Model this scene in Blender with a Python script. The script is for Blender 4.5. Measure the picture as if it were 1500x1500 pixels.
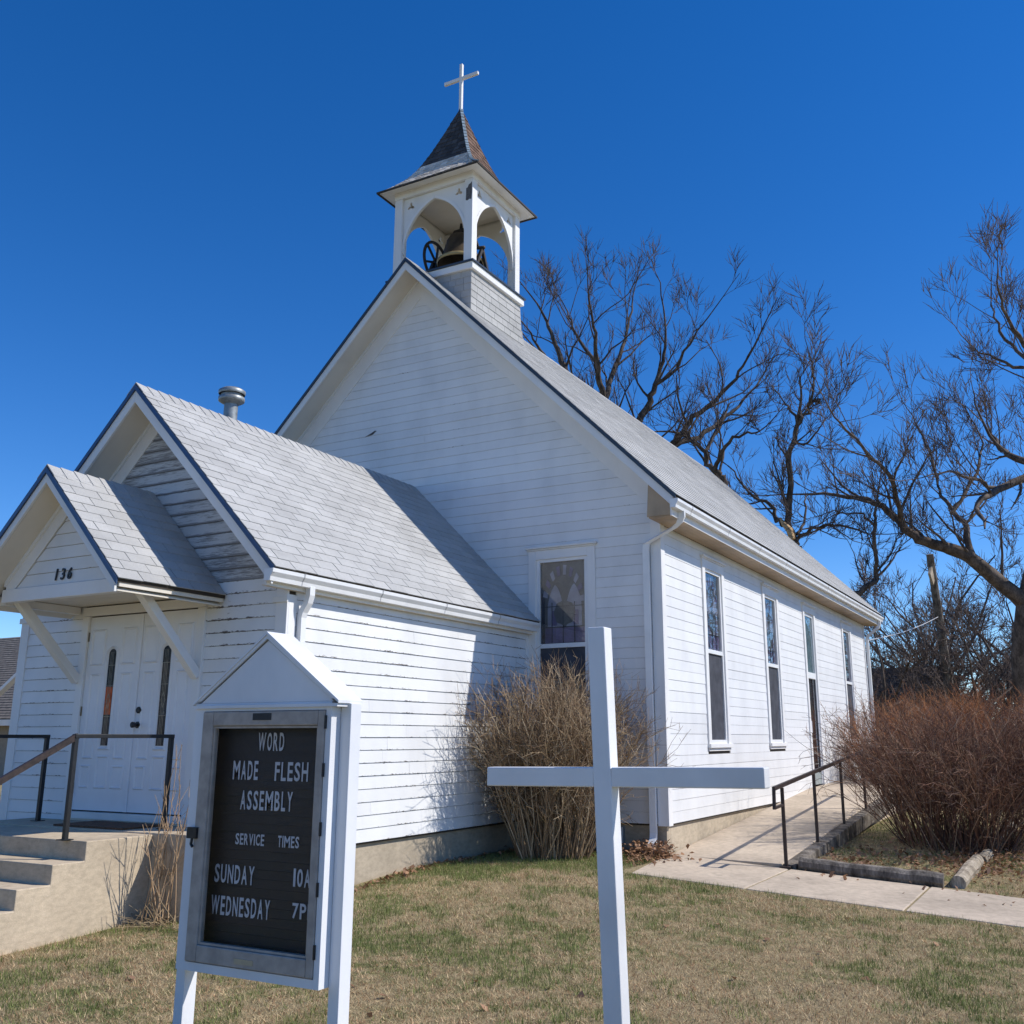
import bpy, bmesh, math, random
import numpy as np
from mathutils import Vector, Matrix
random.seed(7); rng = np.random.default_rng(7)
rad = math.radians
scene = bpy.context.scene
for o in list(bpy.data.objects): bpy.data.objects.remove(o)
COL = scene.collection

# ------------------------------------------------------------------ camera
CAM = Vector((4.7504, -12.1564, 1.0502)); YAW, PITCH = 0.4994, 0.2409
F_PX, PX, PY = 1446.47, 784.67, 725.81          # measured on the 1500 px photograph
fw = Vector((-math.sin(YAW)*math.cos(PITCH), math.cos(YAW)*math.cos(PITCH), math.sin(PITCH)))
rt = Vector((math.cos(YAW), math.sin(YAW), 0)); up = rt.cross(fw)
cd = bpy.data.cameras.new('camera'); cam = bpy.data.objects.new('camera', cd); COL.objects.link(cam)
cam.matrix_world = Matrix(((rt.x, up.x, -fw.x, CAM.x), (rt.y, up.y, -fw.y, CAM.y), (rt.z, up.z, -fw.z, CAM.z), (0, 0, 0, 1)))
cd.sensor_fit = 'HORIZONTAL'; cd.sensor_width = 36; cd.lens = 36*F_PX/1500
cd.shift_x = (750-PX)/1500; cd.shift_y = (PY-750)/1500
cd.clip_start = .05; cd.clip_end = 6000
scene.camera = cam

# ------------------------------------------------------------------ sky, sun, exposure
SUN_EL, SUN_AZ = rad(45.0), rad(25.5)           # azimuth counted from +x towards +y
sv = Vector((math.cos(SUN_EL)*math.cos(SUN_AZ), math.cos(SUN_EL)*math.sin(SUN_AZ), math.sin(SUN_EL)))
w = bpy.data.worlds.new('World'); scene.world = w; w.use_nodes = True
nt = w.node_tree; sk = nt.nodes.new('ShaderNodeTexSky'); sk.sky_type = 'NISHITA'; sk.sun_disc = False
sk.sun_elevation = SUN_EL; sk.sun_rotation = math.pi/2 - SUN_AZ
sk.altitude = 2200; sk.air_density = 1.0; sk.dust_density = 0.0; sk.ozone_density = 3.0
bg = nt.nodes['Background']; bg.inputs['Strength'].default_value = 0.145
hs = nt.nodes.new('ShaderNodeHueSaturation'); hs.inputs['Saturation'].default_value = 1.34; hs.inputs['Hue'].default_value = .509
nt.links.new(sk.outputs[0], hs.inputs['Color']); nt.links.new(hs.outputs[0], bg.inputs[0])
sd = bpy.data.lights.new('sun', 'SUN'); sd.energy = 4.1; sd.angle = rad(.53); sd.color = (1, .955, .89)
so = bpy.data.objects.new('sun', sd); COL.objects.link(so); so.location = (30, 15, 40)
so.rotation_euler = sv.to_track_quat('Z', 'Y').to_euler()
scene.view_settings.view_transform = 'Standard'; scene.view_settings.look = 'None'
scene.view_settings.exposure = 0.22; scene.view_settings.gamma = 1.0
scene.view_settings.use_curve_mapping = False
scene.render.engine = 'CYCLES'

# ------------------------------------------------------------------ photo pixel -> ray (depths come from what a thing stands on)
def ray(x, y): return fw + rt*((x-PX)/F_PX) + up*((PY-y)/F_PX)
def at(x, y, d): return CAM + ray(x, y)*d
def on(x, y, ax, v):
    d = ray(x, y); return CAM + d*((v-CAM[ax])/d[ax])

# ------------------------------------------------------------------ object helpers
def tag(o, label=None, cat=None, group=None, kind=None):
    if label: o['label'] = label
    if cat: o['category'] = cat
    if group: o['group'] = group
    if kind: o['kind'] = kind
    return o
def thing(name, loc, label, cat, group=None):
    o = bpy.data.objects.new(name, None); o.empty_display_size = .2; COL.objects.link(o); o.location = loc
    return tag(o, label, cat, group)
def link(name, me, mat, parent=None, smooth=False):
    if mat and not me.materials: me.materials.append(mat)
    o = bpy.data.objects.new(name, me); COL.objects.link(o)
    if parent is not None:
        o.parent = parent
        if parent.type == 'EMPTY': o.matrix_parent_inverse = Matrix.Translation(parent.location).inverted()
    if smooth: me.polygons.foreach_set('use_smooth', [True]*len(me.polygons))
    return o
def pyd(name, vs, fs, mat, parent=None, smooth=False):
    me = bpy.data.meshes.new(name); me.from_pydata([tuple(v) for v in vs], [], fs); me.update()
    return link(name, me, mat, parent, smooth)
class MB:
    """collects shapes into one mesh"""
    def __init__(s): s.v = []; s.f = []
    def add(s, vs, fs):
        b = len(s.v); s.v += [tuple(v) for v in vs]; s.f += [tuple(i+b for i in f) for f in fs]; return s
    def box(s, x0, x1, y0, y1, z0, z1):
        return s.add([(x0,y0,z0),(x1,y0,z0),(x1,y1,z0),(x0,y1,z0),(x0,y0,z1),(x1,y0,z1),(x1,y1,z1),(x0,y1,z1)],
                     [(0,3,2,1),(4,5,6,7),(0,1,5,4),(1,2,6,5),(2,3,7,6),(3,0,4,7)])
    def hexa(s, a, b):
        """a: 4 points (loop), b: the 4 matching points opposite"""
        return s.add(list(a)+list(b), [(0,1,2,3),(7,6,5,4),(0,4,5,1),(1,5,6,2),(2,6,7,3),(3,7,4,0)])
    def prism(s, poly, d):
        """planar polygon extruded by vector d"""
        n = len(poly); d = Vector(d); p = [Vector(q) for q in poly]
        return s.add(p+[q+d for q in p], [tuple(range(n))[::-1], tuple(range(n, 2*n))] + [(i, (i+1) % n, n+(i+1) % n, n+i) for i in range(n)])
    def beam(s, a, b, w, h, upv=(0,0,1)):
        a, b = Vector(a), Vector(b); d = (b-a).normalized(); sd_ = d.cross(Vector(upv)).normalized(); u_ = sd_.cross(d)
        q = [sd_*(w/2)*i+u_*(h/2)*j for i, j in ((-1,-1),(1,-1),(1,1),(-1,1))]
        return s.hexa([a+x for x in q], [b+x for x in q])
    def tube(s, pts, radii, n=8, caps=True):
        pts = [Vector(p) for p in pts]
        if not hasattr(radii, '__len__'): radii = [radii]*len(pts)
        b = len(s.v); u_ = None
        for i, p in enumerate(pts):
            d = (pts[min(i+1, len(pts)-1)]-pts[max(i-1, 0)])
            d = d.normalized() if d.length > 1e-9 else Vector((0,0,1))
            if u_ is None: u_ = d.orthogonal().normalized()
            else:
                u_ = u_-d*u_.dot(d); u_ = u_.normalized() if u_.length > 1e-6 else d.orthogonal().normalized()
            w_ = d.cross(u_)
            for k in range(n):
                a = 2*math.pi*k/n; s.v.append(tuple(p+(u_*math.cos(a)+w_*math.sin(a))*radii[i]))
        for i in range(len(pts)-1):
            for k in range(n):
                k2 = (k+1) % n; s.f.append((b+i*n+k, b+i*n+k2, b+(i+1)*n+k2, b+(i+1)*n+k))
        if caps:
            s.f.append(tuple(b+k for k in range(n))[::-1]); e = b+(len(pts)-1)*n; s.f.append(tuple(e+k for k in range(n)))
        return s
    def lathe(s, prof, c, n=24):
        b = len(s.v)
        for r, z in prof:
            for k in range(n):
                a = 2*math.pi*k/n; s.v.append((c[0]+r*math.cos(a), c[1]+r*math.sin(a), c[2]+z))
        for i in range(len(prof)-1):
            for k in range(n):
                k2 = (k+1) % n; s.f.append((b+i*n+k, b+i*n+k2, b+(i+1)*n+k2, b+(i+1)*n+k))
        return s
    def build(s, name, mat, parent=None, smooth=False, bevel=0):
        me = bpy.data.meshes.new(name); me.from_pydata(s.v, [], s.f); me.update()
        o = link(name, me, mat, parent, smooth)
        if bevel:
            m = o.modifiers.new('bevel', 'BEVEL'); m.width = bevel; m.segments = 2; m.limit_method = 'ANGLE'
        return o

# ------------------------------------------------------------------ materials
class NT:
    def __init__(s, name):
        s.m = bpy.data.materials.new(name); s.m.use_nodes = True; s.t = s.m.node_tree
        s.b = s.t.nodes['Principled BSDF']; s.out = s.t.nodes['Material Output']
        s.geo = s.n('ShaderNodeNewGeometry'); s.pos = s.geo.outputs['Position']
    def n(s, t, **k):
        x = s.t.nodes.new(t)
        for a, v in k.items(): setattr(x, a, v)
        return x
    def lk(s, a, b): s.t.links.new(a, b)
    def sock(s, node, i, v):
        if hasattr(v, 'is_output') or isinstance(v, bpy.types.NodeSocket): s.lk(v, node.inputs[i])
        else: node.inputs[i].default_value = v
    def math(s, op, a, b=0.0, clamp=False):
        x = s.n('ShaderNodeMath', operation=op, use_clamp=clamp); s.sock(x, 0, a); s.sock(x, 1, b); return x.outputs[0]
    def scale(s, v, sc):
        x = s.n('ShaderNodeVectorMath', operation='MULTIPLY'); s.lk(v, x.inputs[0]); x.inputs[1].default_value = sc; return x.outputs[0]
    def noise(s, sc, det=4, vec=None, rough=.55, stretch=None):
        x = s.n('ShaderNodeTexNoise'); x.inputs['Scale'].default_value = sc; x.inputs['Detail'].default_value = det; x.inputs['Roughness'].default_value = rough
        v = vec or s.pos
        if stretch: v = s.scale(v, stretch)
        s.lk(v, x.inputs['Vector']); return x.outputs[0]
    def ramp(s, v, lo, hi, a=0.0, b=1.0):
        x = s.n('ShaderNodeMapRange'); x.interpolation_type = 'SMOOTHSTEP'; s.sock(x, 0, v)
        x.inputs[1].default_value = lo; x.inputs[2].default_value = hi; x.inputs[3].default_value = a; x.inputs[4].default_value = b; return x.outputs[0]
    def mix(s, f, a, b, mode='MIX'):
        x = s.n('ShaderNodeMix', data_type='RGBA', blend_type=mode); s.sock(x, 0, f)
        for i, v in ((6, a), (7, b)):
            if isinstance(v, bpy.types.NodeSocket): s.lk(v, x.inputs[i])
            else: x.inputs[i].default_value = (*v, 1) if len(v) == 3 else v
        return x.outputs[2]
    def val(s, col, f):
        return s.mix(1.0, col, f, 'MULTIPLY')
    def grey(s, v):
        x = s.n('ShaderNodeCombineColor'); [s.sock(x, i, v) for i in range(3)]; return x.outputs[0]
    def bump(s, h, strength=.3, dist=.01):
        x = s.n('ShaderNodeBump'); x.inputs['Strength'].default_value = strength; x.inputs['Distance'].default_value = dist
        s.lk(h, x.inputs['Height']); s.lk(x.outputs[0], s.b.inputs['Normal'])
    def fin(s, col=None, rough=.6, spec=.5, metal=0.0):
        if col is not None: s.sock(s.b, 'Base Color', col if isinstance(col, bpy.types.NodeSocket) else (*col, 1))
        s.sock(s.b, 'Roughness', rough); s.b.inputs['Specular IOR Level'].default_value = spec; s.sock(s.b, 'Metallic', metal)
        return s.m
    def rnd(s): return s.n('ShaderNodeObjectInfo').outputs['Random']

def m_paint(name, col=(.80,.80,.79), peel=.3, board=False, wood=(.20,.175,.15), rough=.5, axis_z=5.0, dirt=.12, xs=1.0):
    """old white paint: flakes along the board edges, dirt, faint brush grain"""
    t = NT(name)
    big = t.noise(1.1, 3); fine = t.noise(30, 6, stretch=(xs, xs, axis_z)); mid = t.noise(7, 4, stretch=(xs, xs, 2.5))
    m = t.math('ADD', t.math('MULTIPLY', fine, .55), t.math('MULTIPLY', mid, .3)); m = t.math('ADD', m, t.math('MULTIPLY', big, .35))
    if board:
        g = t.n('ShaderNodeTexCoord').outputs['Generated']; sp = t.n('ShaderNodeSeparateXYZ'); t.lk(g, sp.inputs[0]); z = sp.outputs[2]
        e = t.math('ADD', t.ramp(z, 0, .22, 1, 0), t.ramp(z, .86, 1.0, 0, .7))
        m = t.math('ADD', m, t.math('MULTIPLY', e, .17))
    th = .98-.33*peel
    mask = t.ramp(m, th, th+.035)
    grain = t.noise(60, 5, stretch=(1, 1, 9))
    wd = t.mix(grain, tuple(c*.55 for c in wood), tuple(c*1.5 for c in wood))
    d = t.ramp(t.noise(2.2, 5, stretch=(1, 1, .6)), .35, .8, 1.0, 1.0-dirt)
    pc = t.val(col, t.grey(d))
    if board: pc = t.val(pc, t.grey(t.math('ADD', .95, t.math('MULTIPLY', t.rnd(), .06))))
    c = t.mix(mask, pc, wd)
    h = t.math('SUBTRACT', t.math('MULTIPLY', grain, .25), mask); t.bump(h, .35, .004)
    return t.fin(c, t.math('ADD', rough, t.math('MULTIPLY', mask, .3)), .4)
def m_plain(name, col, rough=.5, metal=0.0, var=.12, sc=8.0, bump=.1, spec=.5):
    t = NT(name); n = t.noise(sc, 5); c = t.val(col, t.grey(t.ramp(n, .25, .75, 1-var, 1+var)))
    t.bump(t.noise(sc*8, 4), bump, .003); return t.fin(c, rough, spec, metal)
def m_shingle(name, col=(.43,.425,.41), obj=True):
    t = NT(name); g = t.noise(260, 2); big = t.noise(1.4, 4); st = t.noise(3.5, 4, stretch=(1, .25, 1))
    f = t.math('MULTIPLY', t.ramp(g, .25, .75, .72, 1.25), t.ramp(big, .3, .75, 1.05, .9)); f = t.math('MULTIPLY', f, t.ramp(st, .3, .8, 1.04, .92))
    if obj: f = t.math('MULTIPLY', f, t.math('ADD', .93, t.math('MULTIPLY', t.rnd(), .13)))
    else:
        a = t.n('ShaderNodeAttribute', attribute_name='tint').outputs['Fac']; f = t.math('MULTIPLY', f, t.math('ADD', .92, t.math('MULTIPLY', a, .15)))
    t.bump(g, .5, .003); return t.fin(t.val(col, t.grey(f)), .9, .25)
def m_concrete(name, col=(.43,.375,.30)):
    t = NT(name); a = t.noise(1.3, 5); b = t.noise(14, 5, stretch=(1, 1, 2)); c = t.noise(120, 3)
    f = t.math('MULTIPLY', t.ramp(a, .3, .75, 1.1, .82), t.ramp(b, .3, .75, 1.08, .86)); f = t.math('MULTIPLY', f, t.ramp(c, .3, .7, .93, 1.07))
    st = t.ramp(t.noise(5, 4, stretch=(1, 1, .3)), .58, .72, 0, .5)
    col2 = t.mix(st, t.val(col, t.grey(f)), t.val((.33, .28, .21), t.grey(f)))
    t.bump(t.math('ADD', b, t.math('MULTIPLY', c, .5)), .25, .006); return t.fin(col2, .85, .25)
def m_thin_glass(name, tint=(1,1,1), ior=1.5, rough=.0):
    t = NT(name); tr = t.n('ShaderNodeBsdfTransparent'); tr.inputs[0].default_value = (*tint, 1)
    gl = t.n('ShaderNodeBsdfGlossy'); gl.inputs['Roughness'].default_value = rough
    lw = t.n('ShaderNodeLayerWeight'); f0 = ((ior-1)/(ior+1))**2
    frs = t.math('ADD', f0, t.math('MULTIPLY', t.math('POWER', lw.outputs['Facing'], 5.0), 1-f0))
    bp = t.n('ShaderNodeBump'); bp.inputs['Strength'].default_value = .03; bp.inputs['Distance'].default_value = .02
    t.lk(t.noise(2.5, 2), bp.inputs['Height']); t.lk(bp.outputs[0], gl.inputs['Normal'])
    mx = t.n('ShaderNodeMixShader'); t.lk(frs, mx.inputs[0]); t.lk(tr.outputs[0], mx.inputs[1]); t.lk(gl.outputs[0], mx.inputs[2])
    t.lk(mx.outputs[0], t.out.inputs['Surface']); return t.m
def m_attr(name, rough=.8, trans=0.0, spec=.2):
    t = NT(name); a = t.n('ShaderNodeAttribute', attribute_name='col'); t.fin(a.outputs['Color'], rough, spec)
    if trans:
        tl = t.n('ShaderNodeBsdfTranslucent'); t.lk(a.outputs['Color'], tl.inputs[0]); mx = t.n('ShaderNodeMixShader'); mx.inputs[0].default_value = trans
        t.lk(t.b.outputs[0], mx.inputs[1]); t.lk(tl.outputs[0], mx.inputs[2]); t.lk(mx.outputs[0], t.out.inputs['Surface'])
    return t.m
def m_bark(name, a=(.05,.04,.033), b=(.13,.105,.085)):
    t = NT(name); n = t.noise(6, 5, stretch=(1, 1, .4)); f = t.noise(40, 4, stretch=(1, 1, .3)); c = t.mix(t.ramp(n, .3, .7), a, b); c = t.val(c, t.grey(t.ramp(f, .3, .7, .7, 1.25)))
    t.bump(f, .6, .01); return t.fin(c, .9, .15)

PAINT_MAIN = m_paint('paint_main', peel=.30, board=True)
PAINT_SIDE = m_paint('paint_side', peel=.22, board=True)
PAINT_VEST = m_paint('paint_vestibule', peel=.52, board=True, wood=(.16,.14,.125))
PAINT_GABLE = m_paint('paint_weathered', (.60,.60,.59), peel=1.12, board=True, wood=(.27,.265,.26), axis_z=6, xs=.22)
TRIM = m_paint('paint_trim', (.81,.80,.78), peel=.22, dirt=.1)
TRIM_OLD = m_paint('paint_trim_old', (.78,.77,.74), peel=.42, wood=(.13,.12,.115))
BACK = m_plain('dark_gap', (.055,.042,.03), .9)
SOFFIT = m_paint('soffit_paint', (.74,.68,.58), peel=.18); SOFFIT_BR = m_paint('soffit_brown', (.46,.34,.215), peel=.1, dirt=.3)
SHINGLE = m_shingle('shingle_grey'); SHINGLE_A = m_shingle('shingle_grey_field', obj=False)
DRIP = m_plain('drip_edge_blue', (.045,.075,.14), .35, .3, .15); DRIP_DK = m_plain('drip_edge_slate', (.04,.055,.075), .4, .2)
GUTTER = m_plain('gutter_white', (.78,.78,.77), .35, 0, .06, 3, .02)
CONC = m_concrete('concrete_tan', (.53,.43,.305)); CONC_FND = m_concrete('concrete_foundation', (.46,.385,.285)); CONC_WALK = m_concrete('concrete_walk', (.50,.41,.31))
BLACK = m_plain('black_iron', (.012,.012,.013), .45, .0, .3, 20, .15); RUSTY = m_plain('brown_iron', (.035,.022,.018), .5, .0, .45, 25, .2)
BRONZE = m_plain('bell_bronze', (.075,.055,.035), .55, .5, .35, 6, .2); RIM_GLINT = m_plain('bell_rim', (.40,.30,.14), .5, .4, .2)  # rim paler than the bell: its tan highlight is put into the colour
WHEELM = m_plain('bell_wheel', (.03,.024,.02), .6, .3, .3)
DARKGLASS = m_plain('dark_pane', (.035,.032,.04), .25, 0, .4, 3, .05); SCREEN = m_plain('screen_grey', (.07,.073,.085), .8, 0, .25, 5, .1, .1)
GLASS = m_thin_glass('window_glass'); SIGNGLASS = m_thin_glass('sign_glass', ior=1.2)
PIECE_A = m_plain('stained_pale', (.24,.24,.28), .3, 0, .25, 9); PIECE_B = m_plain('stained_olive', (.075,.075,.068), .3, 0, .3, 9)
PIECE_C = m_plain('stained_violet', (.11,.09,.17), .3, 0, .35, 6); TEAL = m_plain('transom_teal', (.16,.25,.28), .2, 0, .3, 4)
AMBER = m_plain('amber_glass', (.55,.11,.03), .6, 0, .35, 20, .1, .2)
ALU = m_plain('aluminium_weathered', (.40,.345,.30), .55, 0, .18, 12, .15, .3)
SIGNW = m_paint('sign_white', (.79,.795,.81), peel=.12, dirt=.16, rough=.38); PANEL = m_plain('letter_panel_black', (.012,.012,.014), .55, 0, .2, 30)
LETTER = m_plain('letter_white', (.55,.55,.58), .5, 0, .06)
CROSSW = m_paint('cross_paint', (.80,.79,.785), peel=.30, dirt=.22, wood=(.33,.28,.22))
WOODSH = m_attr('wood_shingle', .9); PIPE = m_plain('galvanised_pipe', (.27,.29,.29), .5, .5, .25, 14)
LOG = m_bark('old_timber', (.07,.058,.048), (.26,.225,.185)); LOGPALE = m_bark('pale_timber', (.22,.18,.13), (.46,.39,.30))
BARK = m_bark('bark_dark'); BARK_B = m_bark('bark_grey', (.07,.055,.045), (.17,.135,.11)); BARK_CUT = m_plain('split_wood', (.50,.33,.16), .8)
TWIG_T = m_attr('twig_tan', .8); LEAFM = m_attr('dead_leaf', .75, .15); GRASSM = m_attr('grass_blade', .7, .25)
MATM = m_plain('coir_mat', (.14,.065,.03), .95, 0, .4, 60, .6)

# ------------------------------------------------------------------ dimensions (metres; z = 0 at the bottom of the siding)
W, L = 8.03, 13.87; XC = -W/2; HR = 8.537; EAVE_X = .436; HW = 3.835; OF = .458
XR, XL, YV = -1.9965, -6.018, -4.8665; XV = -4.007; VHR = 4.827; VE = .2095; VOF = .406
XD = -4.007; ZD = .3135; DW = 1.67
CY = YV-1.337; CHR = 3.666; CHE = 2.464; CHW = 1.2; CG = -5.86

def sm(e0, e1, x):
    t_ = max(0., min(1., (x-e0)/(e1-e0))); return t_*t_*(3-2*t_)
def gz(x, y):
    z = -.35
    if y < -2.6: z -= .06*(min(2.6+3.4, -y)-2.6)
    if y < -6: z -= .03*(min(14, -y)-6)
    z -= .06*max(0, min(x, 7))*sm(-8, -2.5, y)
    z += .035*sm(1.3, 1.7, x)*max(0, min(y, 8))
    return z + .012*math.sin(x*1.7+.6)*math.cos(y*1.3)*sm(-1.9, -2.6, y)

# ------------------------------------------------------------------ ground
def build_ground():
    xs = sorted(set([-900,-300,-120,-60,-35,-22]+[round(-15+.5*i, 2) for i in range(61)]+[18,24,35,60,120,300,900]))
    ys = sorted(set([-900,-300,-100,-50,-30,-22]+[round(-16+.5*i, 2) for i in range(73)]+[24,30,40,60,120,300,900]))
    vs = [(x, y, gz(x, y)) for y in ys for x in xs]; n = len(xs)
    fs = [(j*n+i, j*n+i+1, (j+1)*n+i+1, (j+1)*n+i) for j in range(len(ys)-1) for i in range(n-1)]
    t = NT('lawn_soil'); a = t.noise(.9, 5); b = t.noise(9, 5); c = t.noise(90, 4)
    col = t.mix(t.ramp(a, .4, .62), (.34,.27,.155), (.20,.20,.085)); col = t.mix(t.ramp(b, .42, .62), col, (.40,.315,.18)); col = t.val(col, t.grey(t.ramp(c, .3, .7, .6, 1.3)))
    t.bump(c, .8, .03); t.fin(col, .95, .1)
    tag(pyd('ground', vs, fs, t.m, None, True), 'lawn ground of dormant tan and green grass around the church', kind='structure')
build_ground()

# ------------------------------------------------------------------ walk, ramp
def slab(parent, name, poly, th, mat, bev=.012):
    o = MB().prism([Vector(p)-Vector((0,0,th)) for p in poly], (0,0,th)).build(name, mat, parent); m = o.modifiers.new('b', 'BEVEL'); m.width = bev; m.segments = 2; return o
walk = tag(thing('sidewalk', (1,-1,-.4), 'tan concrete slab sidewalk crossing the lawn to the ramp', 'sidewalk'), kind='structure')
def wz(x): return -.352-.06*max(x, 0)+.012
xs_ = [(.22, 1.49), (1.51, 3.02), (3.04, 4.62), (4.64, 6.4), (6.42, 9)]
for i, (a, b) in enumerate(xs_):
    if i == 0: poly = [(.25,-1.77,wz(.25)), (b,-1.77,wz(b)), (b,0,wz(b)), (.03,0,wz(0)), (.03,-.25,wz(0))]
    else: poly = [(a,-1.77,wz(a)), (b,-1.77,wz(b)), (b,-.02,wz(b)), (a,-.02,wz(a))]
    slab(walk, 'slab', poly, .12, CONC_WALK)
ramp = tag(thing('ramp', (.7,3,-.3), 'tan concrete wheelchair ramp rising along the sunlit side wall', 'ramp'), kind='structure')
def rz(y): return -.385+.0675*min(max(y, 0), 8.2)
for a, b in ((.015, 3.6), (3.615, 7.2), (7.215, 10.2)):
    yb = min(b, 8.2); pl = [(.0,a,rz(a)+.03), (1.40,a,rz(a)), (1.40,b,rz(b)), (.0,b,rz(b)+.03)]
    slab(ramp, 'slab', pl, .6, CONC_WALK)

# ------------------------------------------------------------------ CHURCH
church = thing('church', (XC, 0, -.35), 'white clapboard church with grey shingle roofs, gabled entry and open belfry', 'church')
def wallbox(name, box, mat=BACK): return MB().box(*box).build(name, mat, church)

def sub_intervals(iv, ex):
    out = [iv]
    for a, b in ex:
        nx = []
        for s0, s1 in out:
            if b <= s0 or a >= s1: nx.append((s0, s1)); continue
            if a > s0: nx.append((s0, a))
            if b < s1: nx.append((b, s1))
        out = nx
    return [q for q in out if q[1]-q[0] > .015]
def siding(wall, P, N, span, ex, z0, z1, pitch, mat, joint=3.6, gable_mat=None, gz0=9, lap=.0095):
    """individual boards on a wall; P(s, z, out) -> world; span(z) -> (s0, s1); ex(z) -> excluded intervals"""
    z = z0
    while z < z1-.02:
        zt = min(z+pitch, z1); zb_ = z+(.004 if lap > .007 else .0025)
        A = sub_intervals(span(zb_), ex(zb_)); B = sub_intervals(span(zt), ex(zt))
        if len(A) != len(B):
            mid_ = sub_intervals(span((zb_+zt)/2), ex((zb_+zt)/2)); A = list(mid_); B = list(mid_)
            if mid_:
                for Q, zz in ((A, zb_), (B, zt)): Q[0] = (span(zz)[0], Q[0][1]); Q[-1] = (Q[-1][0], span(zz)[1])
        for (a0, a1), (b0, b1) in zip(A, B):
            cuts = [0.0]
            ln = a1-a0
            if ln > joint and random.random() < .7: cuts.append(random.uniform(.25, .75))
            cuts.append(1.0)
            for c0, c1 in zip(cuts[:-1], cuts[1:]):
                g0 = .0015 if c0 > 0 else 0; g1 = .0015 if c1 < 1 else 0
                sa0, sa1 = a0+ln*c0+g0, a0+ln*c1-g1
                sb0 = b0 if c0 == 0 else sa0; sb1 = b1 if c1 == 1 else sa1
                if sb1 - sb0 < .005: sb0 = sb1 = (sb0+sb1)/2; sb1 += .004
                wob = random.uniform(-.0012, .0012)
                lo, hi = .0085+lap+wob, .0085+wob
                q = [P(sa0, zb_, lo), P(sa1, zb_, lo), P(sb1, zt, hi), P(sb0, zt, hi)]
                r_ = [P(sa0, zb_, 0), P(sa1, zb_, 0), P(sb1, zt, 0), P(sb0, zt, 0)]
                m = gable_mat if (gable_mat and z > gz0) else mat
                MB().hexa(r_, q).build('siding_board', m, wall)
        z += pitch

# --- main front wall
fa, fb = -1.982+.10, -.94-.10; rl = lambda x: min(4.35+(0-x), HR-.2-abs(x-XC))
front = MB().prism([(-W,.0,-.02), (fa,.0,-.02), (fa,0,rl(fa)), (XC,0,HR-.2), (-W,0,4.35)], (0,.15,0)).prism([(fb,0,-.02), (0,0,-.02), (0,0,4.33), (fb,0,rl(fb))], (0,.15,0)).prism([(fa+.0005,0,-.02), (fb-.0005,0,-.02), (fb-.0005,0,.96), (fa+.0005,0,.96)], (0,.15,0)).prism([(fa+.0005,0,3.52), (fb-.0005,0,3.52), (fb-.0005,0,rl(fb)), (fa+.0005,0,rl(fa))], (0,.15,0)).build('front_wall', BACK, church)
def Pf(s, z, o): return (s, -o, z)
WIN_F = (-1.982, -.94)
def ex_front(z):
    e = []
    if z < VHR-.1:
        hw = min(2.0, VHR-.12-z) if z > 2.5 else 2.0
        e.append((XV-hw, XV+hw))
    if .88 < z < 3.64: e.append(WIN_F)
    return e
siding(front, Pf, None, lambda z: (max(-W+.12, XC-(8.0-z)), min(-.12, XC+(8.0-z))), ex_front, 0, 7.996, .138, PAINT_MAIN, lap=.0055)
sp0 = on(545, 636, 1, 0)
MB().prism([(sp0.x-.13, -.0185, sp0.z-.035), (sp0.x+.02, -.0185, sp0.z-.02), (sp0.x+.10, -.0185, sp0.z+.035), (sp0.x+.07, -.0185, sp0.z+.045), (sp0.x-.02, -.0185, sp0.z+.005)], (0,.004,0)).build('split_board', m_plain('split_grey', (.09,.08,.075), .9), front)
# --- main side wall
SIDE_OPEN = [(1.605, 2.605, .94), (4.73, 5.73, .94), (7.55, 8.55, .0), (11.14, 12.14, .94)]
sm_ = MB(); yy = .16
for a, b, z0 in SIDE_OPEN:
    sm_.box(-.15, 0, yy, a+.10, -.02, HW+.05); yy = b-.10
    sm_.box(-.15, 0, a+.1005, b-.1005, 3.52, HW+.05)
    if z0 > .1: sm_.box(-.15, 0, a+.1005, b-.1005, -.02, .97)
sm_.box(-.15, 0, yy, L, -.02, HW+.05)
side = sm_.build('side_wall', BACK, church)
def Ps(s, z, o): return (o, s, z)
siding(side, Ps, None, lambda z: (.12, L-.12), lambda z: [(a, b) for a, b, z0 in SIDE_OPEN if z0-.05 < z < 3.63], 0, HW, .138, PAINT_SIDE, lap=.0045)
# --- rear and left walls, plain
MB().box(-W, 0, L-.15, L-.001, -.5, HW).prism([(-W,L-.15,HW), (0,L-.15,HW), (XC,L-.15,HR-.3)], (0,.149,0)).build('rear_wall', TRIM, church)
MB().box(-W, -W+.15, .16, L-.16, -.5, HW).build('left_wall', TRIM, church)
# --- vestibule walls
vfront = MB().prism([(XL,YV,-.02), (XR,YV,-.02), (XR,YV,2.6), (XV,YV,VHR-.18), (XL,YV,2.6)], (0,.12,0)).build('vestibule_front_wall', BACK, church)
def Pvf(s, z, o): return (s, YV-o, z)
siding(vfront, Pvf, None, lambda z: (max(XL+.12, XV-(4.42-z)), min(XR-.12, XV+(4.42-z))),
       lambda z: [(XD-.945, XD+.945)] if z < 2.45 else [], 0, 4.38, .130, PAINT_VEST, 9, PAINT_GABLE, 2.52)
vside = MB().box(XR-.12, XR, YV+.13, 0, -.02, 2.45).build('vestibule_side_wall', BACK, church)
def Pvs(s, z, o): return (XR+o, s, z)
siding(vside, Pvs, None, lambda z: (YV+.115, -.03), lambda z: [], 0, 2.455, .132, PAINT_VEST)
MB().box(XL, XL+.12, YV+.13, 0, -.5, 2.45).build('vestibule_left_wall', TRIM, church)
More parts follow.
